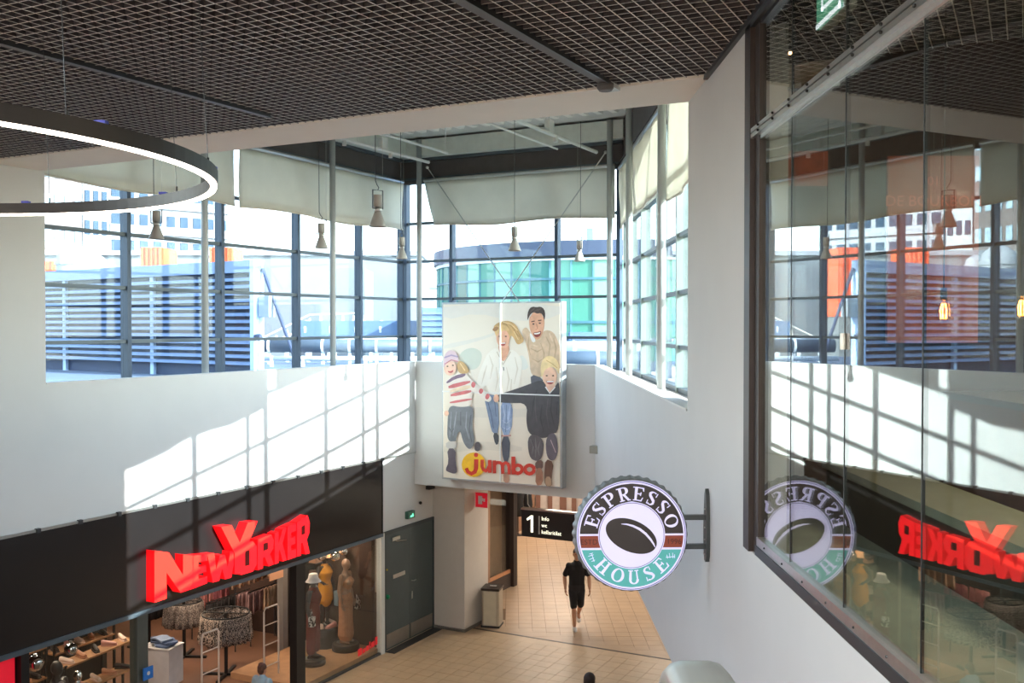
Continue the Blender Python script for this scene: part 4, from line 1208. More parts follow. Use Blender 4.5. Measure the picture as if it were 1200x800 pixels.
part('end_post', MB().box((1.30, -0.14, 0), (1.5, 0.2, 3.25)), mat('dark_post', (40, 26, 20), 0.6), t)
# next shop along the corridor
t = thing('corridor_kiosk', 'dark shop entrance far along the corridor with a glowing lamp', 'shop front', (-2.6, 30.9, 0), 0)
part('side_wall', MB().box((0, 0, 0), (2.45, 0.3, 3.2)), mat('kiosk_dark', (52, 36, 30), 0.7), t)
part('counter', MB().box((0.6, -0.7, 0), (2.3, 0.0, 0.5)), MATS['kiosk_dark'], t)
part('canopy', MB().box((0.0, -0.9, 2.6), (2.5, 0.0, 2.9)), MATS['kiosk_dark'], t)
t2 = thing('wall_lantern', 'small glowing lamp in the dark shop along the corridor', 'lamp', at(599.5, 598, 30.5), 0.3)
part('shade', MB().lathe([(0.10, -0.16), (0.13, 0.16)], 12), mat('lantern_glow', (255, 210, 140), 0.5, emit=(255, 196, 120), es=5), t2)
part('cap', MB().lathe([(0.14, 0.16), (0.03, 0.28)], 12), BLACK, t2)
part('bracket', MB().box((-0.03, 0.0, 0.2), (0.03, 0.5, 0.26)), BLACK, t2)
for k, (px, Y, lab) in enumerate(((607, 33.0, 'dark clothed display figure beside the corridor lamp'), (617, 34.0, 'dark display figure behind the direction sign'))):
    t = thing('display_figure', lab, 'mannequin', (*(at(px, 610, Y - 1.3).xy), 0), 0.3 * k, 'display figures at the end of the corridor')
    part('coat', MB().lathe([(0.17, 0.62), (0.21, 0.8), (0.17, 1.1), (0.21, 1.35), (0.12, 1.48), (0.05, 1.52)], 14), BLACKM, t, True)
    part('head', MB().ball((0, 0, 1.64), (0.08, 0.1, 0.12), 8), mat('figure_grey', (110, 92, 84), 0.6), t, True)
    part('stand', MB().cyl((0, 0, 0), 0.16, 0.02, 14).cyl((0, 0, 0.02), 0.02, 0.7, 8), BLACK, t)
# corridor lamps, unseen; some added to brighten the far end
def area(nm, loc, e, size, col=(1, .91, .80), rot=(0, 0, 0)):
    d = bpy.data.lights.new(nm, 'AREA'); d.shape = 'SQUARE'; d.size = size; d.energy = e; d.color = col
    return link(nm, d, None, loc, rot)
CORR_E, SHOP_E = 20, 55
for x, y in ((2.5, -2.0), (5.5, -3.4), (9.0, -3.4), (12.5, -3.4), (3.5, -6.0), (8.5, -7.0), (6.5, 1.2), (9.5, 0.8), (10.6, 2.0)):
    w = gp(x, y, SLABB - 0.03)
    area('corridor_lamp', w, CORR_E, 0.6)
    tl = thing('ceiling_panel_lamp', 'square lamp panel in the corridor ceiling', 'lamp', w, AL, 'corridor ceiling lamp panels')
    part('diffuser', MB().box((-0.3, -0.3, 0.005), (0.3, 0.3, 0.028)), mat('panel_glow', (255, 236, 210), 0.5, emit=(255, 232, 205), es=3), tl)

for x, y in ((-7.0, -1.5), (-3.5, -1.5), (-0.5, -1.5), (-7.0, -5.0), (-3.5, -5.0), (-0.5, -5.0)):  # added fill lamps, unseen, to lighten the ceiling and soffit
    w = Vector((x, y, CEIL - 0.03))
    area('gallery_fill_lamp', w, 135, 0.9, (1, .98, .95))
    tl = thing('ceiling_panel_lamp', 'added square fill lamp panel in the gallery ceiling behind the viewer', 'lamp', w, 0, 'added gallery fill lamp panels')
    part('diffuser', MB().box((-0.45, -0.45, 0.005), (0.45, 0.45, 0.028)), MATS['panel_glow'], tl)

# =================================================================== ESCALATOR HANDRAIL (bottom edge)
t = thing('escalator_handrail', 'grey rounded escalator handrail end at the bottom edge of the photo', 'handrail', (0.30, 1.9, 5.1))
def loop(r, x0, x1, m, nm, n=36):
    b = MB(); vs = []
    q_ = 0.035 if x1 - x0 > 0.1 else 0.014
    pr = [(x0, r - 0.045)] + [(x0 + q_ - q_ * math.cos(R_(a)), r - q_ + q_ * math.sin(R_(a))) for a in (0, 30, 60, 90)] + [(x1 - q_ + q_ * math.cos(R_(a)), r - q_ + q_ * math.sin(R_(a))) for a in (90, 60, 30, 0)] + [(x1, r - 0.045)]
    path = [(-1.2 + i * 0.2, None) for i in range(6)] + [(0.0, a) for a in [R_(90 - 180 * i / n) for i in range(n + 1)]]
    k = len(pr)
    for q, a in path:
        for x, rr in pr:
            if a is None: vs.append((x, q, 0.72 + rr))
            else: vs.append((x, rr * math.cos(a), 0.72 + rr * math.sin(a)))
    fs = [(i * k + j, i * k + (j + 1) % k, (i + 1) * k + (j + 1) % k, (i + 1) * k + j) for i in range(len(path) - 1) for j in range(k)]
    b.add(vs, fs)
    return part(nm, b, m, t, True)
loop(0.225, 0.0, 0.125, mat('handrail_rubber', (124, 128, 126), 0.32, 0.2, var=0.08), 'rubber_handrail')
loop(0.19, 0.02, 0.105, mat('handrail_inner', (112, 86, 80), 0.35, 0.4), 'steel_guide')
part('balustrade', MB().box((0.045, -1.4, 0.0), (0.085, 0.0, 0.88)).prism([(0.16 * math.cos(R_(90 - 180 * i / 18)), 0.72 + 0.16 * math.sin(R_(90 - 180 * i / 18))) for i in range(19)], 0.045, 0.085, lambda y, z, h: (h, y, z)), mat('balustrade_steel', (150, 150, 146), 0.3, 0.8), t)
part('skirt', MB().box((-0.05, -1.6, 0.0), (0.2, 0.1, 0.25)), ALU, t)

# =================================================================== FIGURES
HAIRB = mat('hair_dark', (40, 28, 24), 0.6, var=0.2, scale=40)
def hand_pieces(ex, wx, wy, wz, s, dirv):
    """five separate slightly curled fingers on a palm; s = +1 right, -1 left; dirv = pointing direction"""
    d = Vector(dirv).normalized()
    across = Vector((0, 1, 0)) - d * d.y
    across.normalize()
    curl = Vector((-s, 0, 0)) - d * (-s * d.x)
    curl.normalize()
    w = Vector((wx, wy, wz))
    for k, (o, L) in enumerate(((-0.030, 0.070), (-0.010, 0.082), (0.010, 0.078), (0.029, 0.062))):
        p0 = w + d * 0.075 + across * o
        p1 = p0 + d * L * 0.5 + curl * 0.006
        p2 = p1 + d * L * 0.35 + curl * 0.018
        p3 = p2 + d * L * 0.22 + curl * 0.020
        ex.tube([p0, p1, p2, p3], [0.0095, 0.009, 0.008, 0.006], 7)
    p0 = w + d * 0.025 + across * -0.03
    ex.tube([p0, p0 + d * 0.03 + across * -0.028 + curl * 0.01, p0 + d * 0.06 + across * -0.034 + curl * 0.02], [0.012, 0.0105, 0.008], 7)
def body(parent, m, h=1.75, arms=None, legs=None, voxel=0.011, fingers=True, female=False, face=True, feet=True, head_turn=0.0):
    """faces -y; joints in metres for a height of 1.75"""
    k = h / 1.75
    sw = 0.17 if female else 0.19
    arms = arms or [((-sw, 0.01, 1.42), (-sw - 0.06, 0.03, 1.13), (-sw - 0.07, -0.04, 0.88)), ((sw, 0.01, 1.42), (sw + 0.06, 0.03, 1.13), (sw + 0.07, -0.04, 0.88))]
    legs = legs or [((-0.09, 0, 0.92), (-0.095, -0.01, 0.50), (-0.1, 0.02, 0.09)), ((0.09, 0, 0.92), (0.095, -0.01, 0.50), (0.1, 0.02, 0.09))]
    S_ = lambda p: Vector(p) * k
    it = []
    wa = 0.118 if female else 0.148
    tor = [((0, 0, 0.86), (.145, .105)), ((0, 0.01, 0.95), (.175, .122)), ((0, 0, 1.08), (wa, .098)), ((0, 0, 1.2), (wa + .012, .1)), ((0, -0.005, 1.31), (.163, .113)), ((0, 0.005, 1.41), (.165, .1)), ((0, 0.01, 1.455), (.105, .075))]
    it.append(('tube', [S_(p) for p, r in tor], [(r[0] * k, r[1] * k) for p, r in tor]))
    it.append(('tube', [S_((0, 0.01, 1.44)), S_((0, 0.0, 1.53)), S_((0, -0.01, 1.60))], [.062 * k, .053 * k, .055 * k]))
    it.append(('ball', S_((0, -0.005, 1.655)), (.076 * k, .097 * k, .108 * k)))
    it.append(('ball', S_((0, -0.035, 1.595)), (.056 * k, .062 * k, .055 * k)))
    if face:
        it.append(('tube', [S_((0, -0.095, 1.665)), S_((0, -0.116, 1.632))], [.009 * k, .014 * k]))
        it.append(('ball', S_((0, -0.088, 1.590)), (.026 * k, .014 * k, .012 * k)))
        for s in (-1, 1): it.append(('ball', S_((s * 0.078, 0.005, 1.645)), (.012 * k, .022 * k, .032 * k)))
    if female:
        for s in (-1, 1): it.append(('ball', S_((s * 0.075, -0.09, 1.29)), .066 * k))
    for i, (a, e, w) in enumerate(arms):
        it.append(('tube', [S_(a), (S_(a) * .5 + S_(e) * .5), S_(e), (S_(e) * .6 + S_(w) * .4), S_(w)], [.058 * k, .051 * k, .043 * k, .044 * k, .029 * k]))
        d = (Vector(w) - Vector(e)).normalized()
        it.append(('ball', S_(Vector(w) + d * 0.05), (.024 * k, .042 * k, .05 * k)))
    for hp, kn, an in legs:
        kp, ap = Vector(kn), Vector(an)
        it.append(('tube', [S_(hp), (S_(hp) * .5 + S_(kn) * .5), S_(kn), S_(kp * .68 + ap * .32 + Vector((0, .015, 0))), S_(an)], [.092 * k, .076 * k, .054 * k, .056 * k, .036 * k]))
        if feet:
            it.append(('tube', [S_(ap + Vector((0, .04, -.045))), S_(ap + Vector((0, -.06, -.05))), S_(ap + Vector((0, -.15, -.065)))], [(.036 * k, .04 * k), (.042 * k, .034 * k), (.036 * k, .022 * k)]))
    ex = MB()
    if fingers:
        for i, (a, e, w) in enumerate(arms):
            s = -1 if i == 0 else 1
            d = (Vector(w) - Vector(e)).normalized()
            hand_pieces(ex, *(Vector(w)), s, d)
        ex.v = [tuple(Vector(p) * k) for p in ex.v]
    return blob('body', it, voxel, m, parent, 3, ex if fingers else None)
def eyes(parent, k=1.0):
    for s in (-1, 1):
        part('eye', MB().ball((s * 0.030 * k, -0.089 * k, 1.662 * k), 0.011 * k, 6), mat('eye_dark', (50, 40, 36), 0.3), parent, True)

# walking man
t = thing('person', 'man in black t-shirt and shorts walking in the corridor, head behind the round sign', 'person', (1.43, 21.9, 0), 0.05)
larms = [((-0.172, 0.01, 1.395), (-0.265, 0.05, 1.14), (-0.255, -0.03, 0.90)), ((0.172, 0.01, 1.395), (0.27, 0.00, 1.14), (0.275, -0.10, 0.91))]
llegs = [((-0.085, 0, 0.92), (-0.075, -0.12, 0.50), (-0.06, -0.10, 0.085)), ((0.085, 0, 0.92), (0.085, 0.02, 0.50), (0.075, 0.30, 0.26))]
body(t, SKIN, 1.75, larms, llegs, 0.010)
eyes(t)
BT = mat('black_cotton', (24, 21, 22), 0.85, var=0.15)
blob('t_shirt', [('tube', [(0, .005, .90), (0, 0, 1.02), (0, 0, 1.2), (0, -.005, 1.32), (0, .005, 1.42), (0, .012, 1.475)], [(.185, .132), (.175, .125), (.178, .122), (.188, .132), (.188, .118), (.10, .08)]),
                 ('ball', (-.172, .01, 1.395), .074), ('ball', (.172, .01, 1.395), .074),
                 ('tube', [(-.165, .01, 1.39), (-.245, .035, 1.21)], [.066, .068]), ('tube', [(.165, .01, 1.39), (.248, .005, 1.21)], [.066, .068])], 0.012, BT, t)
blob('shorts', [('tube', [(0, .003, .83), (0, .005, .87), (0, .005, .93), (0, 0, 1.0)], [(.13, .10), (.178, .125), (.188, .137), (.178, .128)]),
                ('tube', [(-.085, -.017, .86), (-.080, -.086, .62), (-.079, -.108, .53)], [.106, (.084, .1), (.079, .096)]), ('tube', [(.086, .003, .86), (.088, .014, .62), (.088, .02, .53)], [.106, (.084, .1), (.079, .096)])], 0.012, mat('black_shorts', (30, 27, 28), 0.8, var=0.15), t)
for i, (hp, kn, an) in enumerate(llegs):
    a = Vector(an)
    if i == 0: ps = [a + Vector((0, .05, -.045)), a + Vector((0, -.05, -.05)), a + Vector((0, -.16, -.06))]
    else: ps = [a + Vector((0, .02, .0)), a + Vector((0, -.02, -.09)), a + Vector((0, -.09, -.17))]
    blob('shoe', [('tube', ps, [(.046, .048), (.05, .042), (.045, .028)])], 0.010, mat('white_shoe', (222, 220, 216), 0.5), t)
blob('hair', [('ball', (0, .012, 1.70), (.084, .098, .084)), ('ball', (0, .05, 1.65), (.07, .06, .09))], 0.010, HAIRB, t)

# boy by the shop entrance, seen from behind
bp = Vector((-3.98, 15.8, 0))
t = thing('person', 'brown haired child in light blue top at the shop entrance, cut by the lower edge', 'person', bp, R_(150))
k = 1.29 / 1.75
body(t, SKIN, 1.29, voxel=0.011); eyes(t, k)
blob('hair', [('ball', (0, .016 * k, 1.70 * k), (.094 * k, .108 * k, .088 * k)), ('ball', (0, .055 * k, 1.645 * k), (.082 * k, .066 * k, .10 * k)), ('ball', (.02, .02, 1.775 * k), (.03, .05, .02))], 0.009, mat('hair_brown', (92, 62, 46), 0.6, var=0.35, scale=30), t)
sc = lambda ps: [tuple(Vector(p) * k) for p in ps]
blob('top', [('tube', sc([(0, .005, .86), (0, 0, 1.1), (0, -.005, 1.32), (0, .005, 1.42), (0, .012, 1.485)]), [(.19 * k, .135 * k), (.17 * k, .12 * k), (.188 * k, .13 * k), (.19 * k, .118 * k), (.09 * k, .08 * k)]),
             ('tube', sc([(-.19, .01, 1.42), (-.235, .025, 1.2)]), [.082 * k, .074 * k]), ('tube', sc([(.19, .01, 1.42), (.235, .025, 1.2)]), [.082 * k, .074 * k])], 0.012, mat('light_blue_cotton', (150, 176, 190), 0.85), t)
blob('trousers', [('tube', sc([(0, 0, .82), (0, 0, .98)]), [(.18 * k, .13 * k), (.175 * k, .125 * k)]), ('tube', sc([(-.09, 0, .88), (-.1, .01, .12)]), [.105 * k, .06 * k]), ('tube', sc([(.09, 0, .88), (.1, .01, .12)]), [.105 * k, .06 * k])], 0.012, mat('navy_cotton', (44, 48, 66), 0.85), t)

# passer-by of whom the photo shows the head
t = thing('person', 'dark haired passer-by whose head shows at the lower edge of the photo', 'person', (1.12, 14.3, 0), R_(170))
k = 1.66 / 1.75
body(t, SKIN, 1.66, voxel=0.012, female=True); eyes(t, k)
blob('hair', [('ball', (0, .012, 1.69 * k), (.092 * k, .108 * k, .098 * k)), ('tube', sc([(0, .05, 1.68), (0, .075, 1.5), (0, .085, 1.36)]), [(.085, .06), (.085, .05), (.06, .03)])], 0.010, HAIRB, t)
blob('jacket', [('tube', sc([(0, .005, .80), (0, 0, 1.08), (0, -.015, 1.3), (0, .005, 1.42), (0, .012, 1.49)]), [(.19, .135), (.15, .12), (.178, .15), (.18, .115), (.085, .075)]),
                ('tube', sc([(-.17, .01, 1.42), (-.23, .03, 1.13), (-.24, -.03, .92)]), [.076, .056, .05]), ('tube', sc([(.17, .01, 1.42), (.23, .03, 1.13), (.24, -.03, .92)]), [.076, .056, .05])], 0.013, mat('dark_jacket', (58, 52, 60), 0.85), t)
blob('trousers', [('tube', sc([(0, 0, .80), (0, 0, .96)]), [(.178, .128), (.17, .12)]), ('tube', sc([(-.09, 0, .88), (-.1, .01, .12)]), [.1, .058]), ('tube', sc([(.09, 0, .88), (.1, .01, .12)]), [.1, .058])], 0.013, MATS['navy_cotton'], t)

# =================================================================== CLOTHING SHOP
PLAT = 0.12
b = MB().box((-4.45, 0.08, 0.0), (-1.97, 1.75, PLAT)); solid('display_platform', b, mat('platform_wood', (186, 142, 104), 0.5, var=0.1), 'low wooden platform in the right display window', 'platform', L0, AL)
b = MB().box((-12.2, 0.08, 0.0), (-8.22, 1.6, PLAT)); solid('display_platform', b, MATS['platform_wood'], 'low wooden platform in the left display window', 'platform', L0, AL)
def post(x, lab, m, w=0.14):
    t = thing('shopfront_post', lab, 'post', gp(x, 0.05, 0), AL, 'posts of the shop front')
    part('post', MB().box((-w / 2, -0.06, 0), (w / 2, 0.10, 2.44)), m, t)
    part('foot', MB().box((-w / 2 - 0.01, -0.065, 0), (w / 2 + 0.01, 0.105, 0.06)), BLACK, t)
post(-4.53, 'black shop front post right of the entrance', BLACK, 0.24)
post(-8.15, 'grey green shop front post left of the entrance', mat('post_grey', (84, 88, 84), 0.4, 0.3), 0.2)
post(-10.1, 'black shop front post at the far left beside a red panel', BLACK, 0.12)
def shopglass(x0, x1, lab, joints):
    t = thing('shop_window', lab, 'shop window', L0, AL, 'glass fronts of the clothing shop')
    xs = [x0] + joints + [x1]
    for i in range(len(xs) - 1):
        part('pane', MB().box((xs[i] + 0.003, 0.02, 0.03), (xs[i + 1] - 0.003, 0.03, 2.43)), SHOPGL, t)
    part('bottom_rail', MB().box((x0, 0.0, 0.0), (x1, 0.06, 0.04)), ALUD, t)
shopglass(-4.41, -2.02, 'right display window with three dressed mannequins', [-3.1])
shopglass(-10.04, -8.25, 'left display window with shoe shelves and mannequins', [])
t = thing('red_panel', 'red panel at the lower left corner of the photo', 'panel', gp(-10.2, 0.06, 0), AL)
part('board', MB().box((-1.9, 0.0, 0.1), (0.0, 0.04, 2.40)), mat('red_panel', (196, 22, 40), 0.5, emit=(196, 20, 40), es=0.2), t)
part('frame', MB().box((-1.92, -0.01, 0.06), (0.02, 0.05, 0.1)), ALUD, t)
# interior partitions
solid('display_partition', MB().box((-2.95, 1.75, 0), (-2.80, 1.9, 2.6)), mat('display_grey', (120, 114, 108), 0.7), 'grey partition behind the mannequins', 'partition', L0, AL)
t = thing('shop_poster', 'peach and red poster beside the chrome ball behind the wide hat', 'poster', gp(-3.0, 1.75, 1.6), AL)
part('sheet', MB().box((-0.36, -0.02, 0.0), (0.04, 0.0, 0.7)), mat('poster_peach', (206, 156, 122), 0.6), t)
part('red_print', MB().box((-0.3, -0.024, 0.4), (-0.06, -0.02, 0.62)), mat('poster_red', (180, 40, 36), 0.6), t)
part('hanger', MB().box((-0.17, -0.012, 0.7), (-0.15, -0.006, 1.02)), BLACK, t)
solid('dark_partition', MB().box((-2.79, 1.80, 0), (-1.99, 1.86, 2.6)), mat('partition_black', (34, 28, 26), 0.7), 'black partition behind the beige dressed mannequin', 'partition', L0, AL)
# mirror balls
def mball(x, y, z, r, lab):
    t = thing('mirror_ball', lab, 'ornament', gp(x, y, z), 0, 'chrome balls hung in the display windows')
    part('ball', MB().ball((0, 0, 0), r, 12), CHROME, t, True)
    part('cap', MB().cyl((0, 0, r - 0.005), 0.025, 0.03, 8), ALU, t)
    part('string', MB().cyl((0, 0, r), 0.003, 2.62 - z - r, 5), BLACK, t)
mball(-2.9, 0.8, 2.13, 0.105, 'chrome ball above the mannequin with the wide hat')
mball(-2.46, 0.8, 2.02, 0.105, 'chrome ball between the right hand mannequins')
mball(-1.98 - 0.12, 0.85, 2.05, 0.11, 'chrome ball above the beige dressed mannequin')
mball(-9.57, 0.5, 2.03, 0.11, 'chrome ball at the far left, beside the black post')
mball(-8.75, 0.8, 1.95, 0.095, 'chrome ball before the shoe shelves')
# podiums
DRUM = mat('drum_black', (30, 26, 25), 0.5)
def drum(x, y, r, h, lab, shoes=0):
    t = thing('display_drum', lab, 'podium', gp(x, y, PLAT), AL, 'round black podiums')
    part('drum', MB().lathe([(r, 0), (r, h - 0.02), (r - 0.01, h)], 24), DRUM, t, True)
    part('top', MB().lathe([(r - 0.02, h - 0.004), (r - 0.02, h + 0.004)], 24), mat('drum_top', (90, 80, 72), 0.4), t)
drum(-3.36, 0.65, 0.24, 0.10, 'low black drum under the mannequin in dark red')
drum(-2.36, 1.15, 0.28, 0.40, 'tall black drum with shoes under the yellow mannequin')
drum(-2.36, 0.62, 0.28, 0.13, 'low black drum under the beige dressed mannequin')
MAN_G = mat('mannequin_grey', (110, 100, 94), 0.35, var=0.05)
MAN_B = mat('mannequin_bronze', (150, 116, 92), 0.4, var=0.05)
MAN_D = mat('mannequin_dark', (52, 46, 44), 0.4, var=0.05)
def mannequin(x, y, z, h, m, lab, turn=0.0, arms=None):
    t = thing('mannequin', lab, 'mannequin', gp(x, y, z), AL + turn, 'mannequins in the shop windows')
    body(t, m, h, arms, voxel=0.015, female=True, fingers=True)
    part('stand_rod', MB().cyl((0.0, 0.1, 0.0), 0.012, 0.5, 8).cyl((0, 0.1, 0), 0.1, 0.01, 14), ALU, t)
    return t
# dark red outfit, white bucket hat
t = mannequin(-3.36, 0.65, PLAT + 0.105, 1.62, MAN_D, 'mannequin in dark red top and trousers with white bucket hat', 0.25)
k = 1.62 / 1.75
WINE = mat('wine_red_cloth', (104, 40, 34), 0.85, var=0.2)
blob('top', [('tube', sc([(0, 0, .92), (0, 0, 1.1), (0, -.02, 1.3), (0, 0, 1.42)]), [(.19, .13), (.15, .115), (.175, .15), (.15, .1)])], 0.015, WINE, t)
blob('trousers', [('tube', sc([(0, 0, .84), (0, 0, 1.0)]), [(.18, .125), (.155, .11)]), ('tube', sc([(-.09, 0, .9), (-.115, 0, .2)]), [.1, .095]), ('tube', sc([(.09, 0, .9), (.115, 0, .2)]), [.1, .095])], 0.015, WINE, t)
part('bucket_hat', MB().lathe([(0.155, -0.035), (0.15, -0.03), (0.10, 0.03), (0.085, 0.11), (0.06, 0.125), (0.0, 0.13)], 20, (0, -0.005, 1.66 * k)), mat('white_hat', (214, 206, 200), 0.8), t, True)
part('checked_bag', MB().box((-0.36, -0.16, 0.72), (-0.24, -0.06, 0.90)).tube([(-0.34, -0.11, 0.9), (-0.3, -0.09, 1.05), (-0.26, -0.11, 0.9)], 0.008, 6), mat('checked_cloth', (220, 214, 208), 0.7, rgb2=(40, 36, 36), scale=22, sharp=True), t)
# yellow dress, straw hat
t = mannequin(-2.36, 1.15, PLAT + 0.405, 1.50, MAN_D, 'mannequin in short yellow dress and sun hat on the tall drum', -0.1, [((-.17, .01, 1.42), (-.30, .02, 1.2), (-.16, -.06, 1.08)), ((.17, .01, 1.42), (.24, .03, 1.13), (.26, -.04, .88))])
k = 1.50 / 1.75
YEL = mat('yellow_cloth', (226, 152, 36), 0.8, var=0.12)
blob('dress', [('tube', sc([(0, 0, .62), (0, 0, .9), (0, 0, 1.1), (0, -.02, 1.3), (0, 0, 1.42)]), [(.185, .15), (.18, .132), (.128, .105), (.17, .148), (.12, .09)])], 0.014, YEL, t)
part('sun_hat', MB().lathe([(0.23, 0.0), (0.22, 0.012), (0.105, 0.025), (0.095, 0.11), (0.0, 0.125)], 22, (0, 0, 1.68 * k)), mat('straw', (196, 150, 112), 0.85, var=0.15), t, True)
part('denim_bag', MB().box((0.10, -0.26, 0.42), (0.28, -0.16, 0.72)), mat('denim_blue', (126, 150, 160), 0.8, var=0.12), t)
# beige long dress
t = mannequin(-2.36, 0.62, PLAT + 0.135, 1.70, MAN_B, 'bronze mannequin in long beige two-piece dress at the right', 0.15)
k = 1.70 / 1.75
BEI = mat('beige_knit', (178, 126, 92), 0.85, var=0.14, scale=14)
blob('skirt', [('tube', sc([(0, 0, .16), (0, 0, .5), (0, 0, .9), (0, 0, 1.04)]), [(.19, .16), (.165, .135), (.185, .132), (.135, .105)])], 0.015, BEI, t)
blob('crop_top', [('tube', sc([(0, -.015, 1.22), (0, -.02, 1.3), (0, 0, 1.39)]), [(.145, .13), (.17, .15), (.12, .09)])], 0.013, BEI, t)
part('handbag', MB().box((0.26, -0.14, 0.62), (0.40, -0.06, 0.78)).tube([(0.28, -0.1, 0.78), (0.3, -0.08, 0.92), (0.38, -0.1, 0.78)], 0.007, 6), mat('white_black_cloth', (200, 190, 180), 0.6, rgb2=(50, 44, 42), scale=16, sharp=True), t)
# left window
t = mannequin(-9.0, 0.8, PLAT, 1.72, MAN_D, 'dark mannequin in white strappy top in the left window', 0.2)
k = 1.72 / 1.75
blob('white_top', [('tube', sc([(0, 0, 1.02), (0, -.02, 1.3), (0, -.01, 1.36)]), [(.145, .115), (.178, .155), (.16, .12)]), ('tube', sc([(-.09, -.1, 1.34), (-.1, -.02, 1.46), (-.09, .09, 1.36)]), .012), ('tube', sc([(.09, -.1, 1.34), (.1, -.02, 1.46), (.09, .09, 1.36)]), .012)], 0.012, mat('white_cotton', (214, 206, 200), 0.85), t)
blob('skirt', [('tube', sc([(0, 0, .5), (0, 0, .9), (0, 0, 1.03)]), [(.21, .17), (.19, .135), (.14, .11)])], 0.015, mat('black_denim', (40, 38, 42), 0.85), t)
t = mannequin(-8.2 - 0.32, 0.95, PLAT, 1.42, CHROME, 'small shiny mannequin in light blue top in the left window', -0.2)
k = 1.42 / 1.75
blob('top', [('tube', sc([(0, 0, .98), (0, -.02, 1.3), (0, 0, 1.4)]), [(.16, .12), (.18, .155), (.13, .1)])], 0.013, MATS['light_blue_cotton'], t)
blob('shorts', [('tube', sc([(0, 0, .7), (0, 0, .9), (0, 0, 1.0)]), [(.2, .15), (.19, .135), (.15, .11)])], 0.014, MATS['denim_blue'], t)
# shoes
def shoe_mesh():
    b = MB()
    b.tube([(0, -0.12, 0.035), (0, -0.06, 0.04), (0, 0.02, 0.05), (0, 0.10, 0.06), (0, 0.13, 0.06)], [(.03, .018), (.045, .03), (.04, .036), (.036, .046), (.028, .04)], 10)
    b.prism([(-.035, -.13), (.035, -.13), (.048, -.06), (.036, .13), (-.036, .13), (-.048, -.06)], 0.0, 0.02)
    return b
SHM = [mat('shoe_%s' % n_, c_, 0.5) for n_, c_ in (('white', (226, 200, 184)), ('tan', (186, 130, 96)), ('black', (40, 34, 34)), ('rose', (206, 150, 140)))]
sme = [shoe_mesh().mesh('shoe', m, True) for m in SHM]
def shoe(loc, rot, k, lab, grp):
    o = link('shoe', sme[k], None, loc, rot); tag(o, lab, 'shoe', grp); return o
for i in range(4):
    a = i * 1.5
    shoe(gp(-2.36 + 0.19 * math.cos(a), 1.15 + 0.19 * math.sin(a), PLAT + 0.405), AL + a, (0, 1, 0, 3)[i], ('white', 'tan', 'white', 'rose')[i] + ' shoe lying on the tall black drum', 'shoes on the tall drum')
def shelf(x, y, L, z, lab, rot=0.0, nsh=5, pal=(0, 1, 2, 3), grp='shoes on the left window shelves', sl='shoe set out on the wooden shelves in the left window'):
    t = thing('shoe_shelf', lab, 'shelf', gp(x, y, 0), AL + rot, 'shoe shelves')
    for zz in (z, z - 0.5):
        part('board', MB().box((-L / 2, -0.16, zz - 0.03), (L / 2, 0.16, zz)), WOOD, t)
    for s in (-1, 1):
        for yy in (-0.14, 0.14):
            part('upright', MB().box((s * L / 2 - 0.02, yy - 0.015, PLAT if y < 1.6 else 0), (s * L / 2 + 0.02, yy + 0.015, z + 0.02)), BLACK, t)
    for j, zz in enumerate((z, z - 0.5)):
        for i in range(nsh):
            xx = -L / 2 + L * (i + 0.5) / nsh
            c, s = math.cos(rot), math.sin(rot)
            kk = pal[(i + 2 * j) % len(pal)]
            shoe(gp(x + xx * c, y + xx * s, zz), AL + rot + random.uniform(-.6, .6), kk, ('white', 'tan', 'black', 'rose')[kk] + ' shoe on the ' + ('lower' if j else 'top') + ' board of the ' + lab.replace('wooden shelf of shoes', 'shoe shelf'), grp)
shelf(-6.9, 2.5, 1.6, 1.12, 'wooden shelf of shoes left of the grey green post', 0.12)
shelf(-8.3, 2.75, 1.1, 1.42, 'wooden shelf of shoes behind the white topped mannequin', 0.1)
shelf(-6.7, 3.15, 1.3, 1.62, 'upper wooden shelf of shoes at the dark partition', 0.05)
solid('dark_partition', MB().box((-9.2, 3.4, 0), (-5.9, 3.46, 2.6)), MATS['partition_black'], 'black partition behind the shoe shelves', 'partition', L0, AL)
t = thing('bag_shelf', 'tall narrow shelf of folded goods at the right end of the display', 'shelf', gp(-2.12, 1.45, PLAT), AL)
part('upright', MB().box((-0.16, 0.26, 0), (0.12, 0.3, 2.3)), BLACK, t)
for i in range(6): part('board', MB().box((-0.15, 0.0, 0.28 + i * 0.33), (0.12, 0.28, 0.30 + i * 0.33)), BLACK, t)
BAGM = [mat('goods_%d' % i, c_, 0.7) for i, c_ in enumerate(((196, 150, 120), (150, 120, 100), (210, 190, 176), (120, 84, 66)))]
for i in range(6):
    solid('folded_bag', MB().prism([(-.11, 0), (.09, 0), (.07, .15), (-.09, .17)], 0.03, 0.22, lambda x, z, h: (x, h, z)), BAGM[i % 4], 'folded bag on the narrow shelf beside the beige dressed mannequin', 'bag', gp(-2.12, 1.45, PLAT + 0.302 + i * 0.33), AL, 'bags on the narrow shelf')
b = MB()
for i, (x0, x1, z0, z1) in enumerate(((0, .13, .02, .16), (.15, .25, .02, .11), (.27, .36, .02, .12), (.38, .42, .02, .17), (.44, .56, .02, .13), (.58, .66, .02, .18))):
    b.add([Vector((-2.78 + x0, 0.012, 0.16 + z0 + x0 * .1)), Vector((-2.78 + x1, 0.012, 0.16 + z0 + x1 * .1)), Vector((-2.78 + x1, 0.012, 0.16 + z1 + x1 * .1)), Vector((-2.78 + x0, 0.012, 0.16 + z1 + x0 * .1))], [(0, 1, 2, 3)])
solid('window_lettering', b, mat('red_sticker', (176, 26, 30), 0.5, emit=(170, 20, 26), es=0.2), 'red slanting sticker band low on the right display window', 'sticker', L0, AL)

